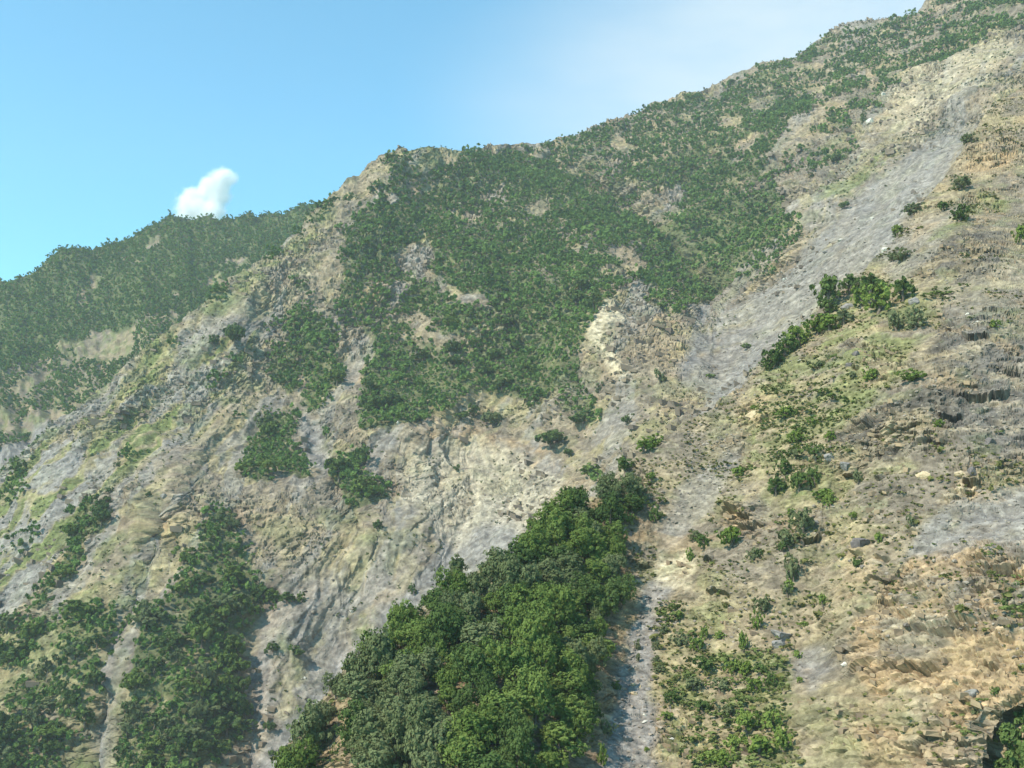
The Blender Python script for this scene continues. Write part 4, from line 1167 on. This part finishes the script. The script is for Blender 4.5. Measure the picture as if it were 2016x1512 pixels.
STONE = {"grey": stone_mat("grey_stone", (0.16, 0.148, 0.14), (0.31, 0.285, 0.26), 2.5), "tan": stone_mat("tan_stone", (0.38, 0.28, 0.17), (0.55, 0.44, 0.28), 2.5),
         "pale": stone_mat("pale_stone", (0.44, 0.41, 0.34), (0.62, 0.58, 0.50), 2.5), "dark": stone_mat("dark_stone", (0.10, 0.085, 0.085), (0.22, 0.19, 0.18), 2.5)}
BOULD = [('m', 268, 1193, 24, 11, "grey", "flat grey boulder perched over the scree chute with shadow beneath"), ('n', 1243, 1367, 22, 11, "tan", "tan rectangular block lying in the near gully"),
         ('n', 1243, 1353, 14, 8, "tan", "smaller tan stone just above the rectangular block in the gully"), ('n', 1276, 1360, 11, 9, "grey", "bluish grey stone right of the tan block in the gully"),
         ('n', 1262, 1357, 6, 9, "tan", "narrow tan stone between the tan block and bluish stone"), ('n', 1233, 1453, 26, 17, "grey", "big grey boulder at the gully foot casting a dark shadow"),
         ('n', 1282, 1424, 9, 8, "grey", "grey stone above right of the big gully boulder"), ('n', 1270, 1413, 9, 7, "pale", "white stone at the gully's right bank"),
         ('n', 1270, 1424, 12, 5, "pale", "flat white stone under the other white gully stone"), ('n', 1320, 1456, 13, 7, "pale", "flat white stone on the herb bank right of the gully"),
         ('n', 1322, 1464, 8, 5, "pale", "small pale stone below the flat white stone on the bank"), ('n', 1360, 1247, 11, 6, "pale", "lone white stone on the tan grassy bank"),
         ('n', 1539, 1243, 46, 26, "grey", "big grey slab on the slope above the thicket"), ('n', 1530, 1262, 34, 18, "grey", "lower broken half of the big grey slab"),
         ('n', 1904, 617, 7, 6, "pale", "small white stone high on the rubble spur"), ('n', 1923, 631, 7, 5, "pale", "white stone with dark side just below the other white one"),
         ('n', 1687, 699, 17, 12, "dark", "dark boulder jutting from dry grass above a shaded hollow"), ('n', 1672, 716, 24, 12, "dark", "dark ledge block under the jutting boulder"),
         ('n', 1571, 707, 9, 5, "pale", "white stone at the right foot of the crest hedge"), ('n', 1743, 460, 18, 14, "pale", "pale rounded boulder in the dark scree by the crest"),
         ('n', 1668, 600, 24, 18, "grey", "grey boulder between the crest trees and the bright bush"), ('n', 1805, 592, 24, 22, "grey", "grey rock right of the dark crest bush"),
         ('n', 1478, 812, 34, 30, "tan", "rounded yellow tan rock bulging from the spur crest"), ('n', 1700, 1068, 48, 30, "dark", "purple brown rounded rock on the mid slope"),
         ('n', 1674, 918, 24, 20, "grey", "grey squarish boulder over a shaded crack"), ('n', 1646, 905, 26, 16, "grey", "grey boulder left of the squarish boulder"),
         ('n', 1820, 938, 26, 20, "tan", "pale pinkish boulder left of the orange split rock"), ('n', 1895, 934, 26, 14, "tan", "orange split rock beside a dark hollow"),
         ('n', 1916, 932, 18, 18, "dark", "dark shaded rock right of the orange split rock"), ('n', 1950, 868, 24, 16, "dark", "purple brown boulder above the grey scree fan"),
         ('n', 1585, 1018, 30, 9, "grey", "long tilted grey slab above the mid-slope bush"), ('n', 1600, 1036, 36, 12, "grey", "second tilted grey bed under the long slab"),
         ('n', 1660, 1303, 14, 10, "pale", "white stone under the orange ledge"), ('n', 1838, 1360, 22, 14, "tan", "reddish tan block below the fractured outcrop"),
         ('n', 1910, 1352, 34, 16, "grey", "mauve grey boulder in front of a dark bush"), ('n', 1845, 1428, 12, 9, "tan", "red tan stone with shadow above the bottom corner"),
         ('n', 1240, 1050, 12, 12, "dark", "dark rock by the near wood's edge with white streak"), ('n', 1229, 1048, 4, 9, "pale", "thin upright white stone beside the dark rock"),
         ('m', 328, 1020, 7, 7, "pale", "small white stone in the upper scree chute"), ('m', 312, 1056, 10, 5, "pale", "flat pale stone lower in the upper chute"),
         ('m', 324, 992, 16, 11, "grey", "split grey boulder at the top of the chute"), ('m', 600, 1332, 8, 8, "pale", "blue white stone on the streaked slope"),
         ('m', 694, 1206, 10, 6, "pale", "pale stone at the dark crack in the tan slope"), ('m', 912, 830, 12, 9, "pale", "pale stone between two dark trees under the main wood"),
         ('m', 785, 846, 8, 10, "pale", "white upright stone at the left corner of the tan slide"), ('m', 535, 1168, 12, 10, "pale", "pale stone left of the dark bush on the grey slope"),
         ('m', 1712, 236, 18, 12, "pale", "greenish pale block at the scar's wooded corner"), ('m', 1741, 186, 12, 11, "pale", "pale block on the scar's upper rim"),
         ('m', 1716, 428, 9, 12, "pale", "pale upright stone in the middle of the scree chute"), ('m', 1550, 550, 14, 7, "pale", "pale flat stone at the chute's left side"),
         ('m', 1660, 474, 14, 7, "pale", "greenish pale slab in the dark band of the chute"), ('m', 1630, 498, 16, 6, "grey", "thin grey slab in the dark band of the chute")]
rk = np.random.default_rng(41)
RT = [rock_template(rk, 3, 16) for _ in range(6)]
RME = {(k, c): raw_mesh("boulder", RT[k][0], RT[k][1], STONE[c]) for k in range(6) for c in STONE}
for i, (w_, a, b, wp, hp, c_, lab) in enumerate(BOULD):
    s_ = main if w_ == 'm' else near
    p, d = on(s_, a, b + hp * 0.3)
    o = add("boulder", RME[(i % 6, c_)])
    o.location = [float(v) for v in p]
    o.scale = (wp * d / F * 0.56, wp * d / F * 0.45, hp * d / F * 0.60)
    o.rotation_euler = (rk.normal(0, 0.15), rk.normal(0.12, 0.15), rk.normal(0, 0.4))
    tag(o, lab, "boulder", "boulders on the slopes")


def rubble(name, P, sz, rng, mat, label):
    T = [rock_template(rng, 1, 9) for _ in range(6)]
    tv = np.array([t[0] for t in T])
    n = len(P)
    vi = rng.integers(0, 6, n)
    V = tv[vi] * np.stack([sz, sz * rng.uniform(0.6, 1.0, n), sz * rng.uniform(0.35, 0.75, n)], -1)[:, None, :]
    th = rng.uniform(0, 6.28, n)
    c, s_ = np.cos(th)[:, None], np.sin(th)[:, None]
    V = np.stack([V[..., 0] * c - V[..., 1] * s_, V[..., 0] * s_ + V[..., 1] * c, V[..., 2]], -1) + P[:, None, :]
    Fc = (T[0][1][None] + (np.arange(n) * tv.shape[1])[:, None, None]).reshape(-1, 3)
    tint = np.repeat(rng.uniform(0, 1, n), tv.shape[1])
    me = raw_mesh(name, V.reshape(-1, 3), Fc, mat, False, {'tint': ('FLOAT', tint)})
    return tag(add(name, me), label, "rubble", kind='stuff')


def block_template(rng):
    V = np.array([(x, y, z) for z in (-1, 1) for y in (-1, 1) for x in (-1, 1)], float) * rng.uniform(0.75, 1.1, (8, 3))
    Fc = np.array([(0, 2, 3), (0, 3, 1), (4, 5, 7), (4, 7, 6), (0, 1, 5), (0, 5, 4), (2, 6, 7), (2, 7, 3), (0, 4, 6), (0, 6, 2), (1, 3, 7), (1, 7, 5)])
    return V, Fc


def fractured(name, P, sz, rng, mat, label):
    """Bedded blocks half sunk in the slope, all tilted with the beds."""
    T = [block_template(rng) for _ in range(8)]
    tv = np.array([t[0] for t in T])
    n = len(P)
    V = tv[rng.integers(0, 8, n)] * np.stack([sz * rng.uniform(0.7, 1.5, n), sz * rng.uniform(0.5, 0.9, n), sz * rng.uniform(0.35, 0.75, n)], -1)[:, None, :]
    th = rng.normal(0.15, 0.6, n)
    c, s_ = np.cos(th)[:, None], np.sin(th)[:, None]
    V = np.stack([V[..., 0] * c - V[..., 1] * s_, V[..., 0] * s_ + V[..., 1] * c, V[..., 2]], -1)
    V[..., 2] -= V[..., 0] * rng.normal(0.22, 0.12, n)[:, None]
    V = V + P[:, None, :]
    Fc = (T[0][1][None] + (np.arange(n) * 8)[:, None, None]).reshape(-1, 3)
    me = raw_mesh(name, V.reshape(-1, 3), Fc, mat, False, {'tint': ('FLOAT', np.repeat(rng.uniform(0, 1, n), 8))})
    return tag(add(name, me), label, "rubble", kind='stuff')


M_CRAG = stone_mat("crag_stone", (0.15, 0.112, 0.080), (0.36, 0.265, 0.160), 1.2, 'tint')
M_CRAG2 = stone_mat("cliff_stone", (0.105, 0.085, 0.070), (0.235, 0.185, 0.125), 0.6, 'tint')
M_RUB = stone_mat("rubble_stone", (0.10, 0.088, 0.080), (0.34, 0.285, 0.22), 1.5, 'tint')
a, b, P = scatter(near, np.clip(0.22 + 0.65 * near.scree + 0.5 * near.grey + 0.3 * near.ochre - 0.5 * near.earth - 0.15 * near.grass, 0.0, 0.88), 110000, 0.45, rk, 6, 5)
rubble("rubble", P, 0.09 + 0.36 * rk.uniform(0, 1, len(P)) ** 4, rk, M_RUB, "loose angular stones strewn over the near rocky spur")
a, b, P = scatter(main, np.clip(0.25 + 0.5 * main.scree - 0.2 * main.grass, 0, 0.85), 60000, 2.2, rk, 15, 6)
c1, c2, P2 = scatter(near, np.clip(0.10 + 0.75 * np.clip(crag, 0, 1) - 0.8 * near.scree - 0.6 * near.earth, 0, 0.88), 70000, 0.65, rk, 4, 8)
fractured("rubble", P2, 0.12 + 0.48 * rk.uniform(0, 1, len(P2)) ** 4, rk, M_CRAG, "fractured tan blocks breaking out of the near spur's rock beds")
c1, c2, P2 = scatter(main, np.clip(0.45 * rocky * (1 - smooth(0.3, 0.8, md)) + 0.3 * main.ochre, 0, 0.7), 50000, 3.4, rk, 14, 9)
fractured("rubble", P2, 0.7 + 1.7 * rk.uniform(0, 1, len(P2)) ** 3, rk, M_CRAG2, "brown rock blocks breaking out of the mountainside")
rubble("rubble", P, 0.25 + 0.8 * rk.uniform(0, 1, len(P)) ** 4, rk, M_RUB, "loose grey and tan stones strewn over the mountain's scree")

# grass and herbs of the near spur
gd = np.clip(0.34 + 0.45 * near.grass - 0.3 * near.scree - 0.35 * near.grey - 0.25 * near.ochre + 0.1 * near.earth, 0.04, 0.85)
a, b, P = scatter(near, gd, 110000, 0.75, rk, 5, 7)
forest_mesh("grass", P, rk.uniform(0.06, 0.20, len(P)) * (1 + 0.8 * (rk.uniform(0, 1, len(P)) < 0.1)), rk, 12, 2.2, M_GRASS,
            "dry and green grass tufts over the near rocky spur", "grass", 0.6)
ud = density(near, 0.06, [([(1315, 1310), (1400, 1260), (1500, 1270), (1545, 1330), (1560, 1420), (1580, 1640), (1360, 1640), (1330, 1420)], 0.46),
                           ([(1480, 760), (1600, 680), (1700, 650), (1780, 700), (1700, 800), (1600, 880), (1500, 860)], 0.26), ([(1500, 890), (1650, 880), (1700, 1000), (1560, 1020)], 0.28),
                           ([(1530, 1020), (1620, 1010), (1610, 1200), (1540, 1200)], 0.2), ([(1280, 1200), (1400, 1180), (1460, 1260), (1330, 1330), (1270, 1320)], 0.16),
                           ([(1850, 600), (2200, 600), (2200, 900), (1850, 880)], 0.04), ([(1640, 1260), (1720, 1180), (1900, 1075), (2200, 1060), (2200, 1400), (1750, 1350)], 0.05)], 4)
ud = np.where(near.scree > 0.5, 0.02, ud) * (1 - 0.8 * near.earth)
a, b, P = scatter(near, ud, 60000, 0.9, rk, 5, 11)
forest_mesh("undergrowth", P, rk.uniform(0.4, 1.3, len(P)) * (1 + 0.5 * (rk.uniform(0, 1, len(P)) < 0.15)), rk, 130, 0.26, M_HERB,
            "low green herbs and brush over the near rocky spur", "brush", 0.55, 6, 2.1, 1.2)
names.write()
m_names.write()
s_names.write()

# ------------------------------------------------------------------ the small cloud behind the hill
cp = at(np.array(408.0), np.array(388.0), np.array(3200.0))
bm = bmesh.new()
bmesh.ops.create_icosphere(bm, subdivisions=3, radius=1.0)
cme = bpy.data.meshes.new("cloud")
bm.to_mesh(cme)
bm.free()
cl = add("cloud", cme)
cl.location = [float(v) for v in cp]
cl.scale = (150, 110, 150)
tag(cl, "small white puff of cloud rising behind the wooded hill", "cloud")
m, t = new_mat("cloud_vapour")
o = N(t, 'ShaderNodeOutputMaterial')
pv = N(t, 'ShaderNodeVolumePrincipled')
pv.inputs['Color'].default_value = (1, 1, 1, 1)
pv.inputs['Anisotropy'].default_value = 0.0
tc = N(t, 'ShaderNodeTexCoord')
nz = N(t, 'ShaderNodeTexNoise', Scale=2.0, Detail=5.0, Roughness=0.6)
l = t.links.new
l(tc.outputs['Object'], nz.inputs['Vector'])
best = None
for (bx, bz, br) in ((-0.25, -0.25, 0.52), (0.16, 0.12, 0.46), (0.32, 0.42, 0.34), (0.02, -0.42, 0.55)):
    sub = N(t, 'ShaderNodeVectorMath', operation='SUBTRACT')
    sub.inputs[1].default_value = (bx, 0, bz)
    ln = N(t, 'ShaderNodeVectorMath', operation='LENGTH')
    dv = N(t, 'ShaderNodeMath', operation='DIVIDE')
    dv.inputs[1].default_value = br
    l(tc.outputs['Object'], sub.inputs[0])
    l(sub.outputs[0], ln.inputs[0])
    l(ln.outputs['Value'], dv.inputs[0])
    if best is None:
        best = dv.outputs[0]
    else:
        mn = N(t, 'ShaderNodeMath', operation='SMOOTH_MIN')
        mn.inputs[2].default_value = 0.25
        l(best, mn.inputs[0])
        l(dv.outputs[0], mn.inputs[1])
        best = mn.outputs[0]
ns = N(t, 'ShaderNodeMath', operation='MULTIPLY_ADD')
ns.inputs[1].default_value = 1.5
l(nz.outputs['Fac'], ns.inputs[0])
l(best, ns.inputs[2])
mr = N(t, 'ShaderNodeMapRange', interpolation_type='SMOOTHSTEP')
mr.inputs['From Min'].default_value = 1.60
mr.inputs['From Max'].default_value = 1.10
mr.inputs['To Max'].default_value = 0.11
l(ns.outputs[0], mr.inputs['Value'])
l(mr.outputs['Result'], pv.inputs['Density'])
l(pv.outputs[0], o.inputs['Volume'])
cme.materials.append(m)

# ------------------------------------------------------------------ haze over the whole valley
hx, y0, y1, z0, z1 = 1500, -200, 1900, -171.5, 760
HV = [(x, y, z) for z in (z0, z1) for y in (y0, y1) for x in (-hx, hx)]
HF = [(0, 2, 3, 1), (4, 5, 7, 6), (0, 1, 5, 4), (2, 6, 7, 3), (0, 4, 6, 2), (1, 3, 7, 5)]
m, t = new_mat("haze_air")
o = N(t, 'ShaderNodeOutputMaterial')
pv = N(t, 'ShaderNodeVolumePrincipled', Density=0.00012)
pv.inputs['Color'].default_value = (0.80, 0.90, 1.0, 1)
pv.inputs['Anisotropy'].default_value = 0.0
t.links.new(pv.outputs[0], o.inputs['Volume'])
tag(add("haze", raw_mesh("haze", HV, HF, m)), "thin pale haze filling the air over the valley", "haze", kind='stuff')
print("COUNTS wood", N_WOOD, "mid", len(PM), "shrubs", len(SHR), "objects", len(bpy.data.objects), "faces", sum(len(m.polygons) for m in bpy.data.meshes))
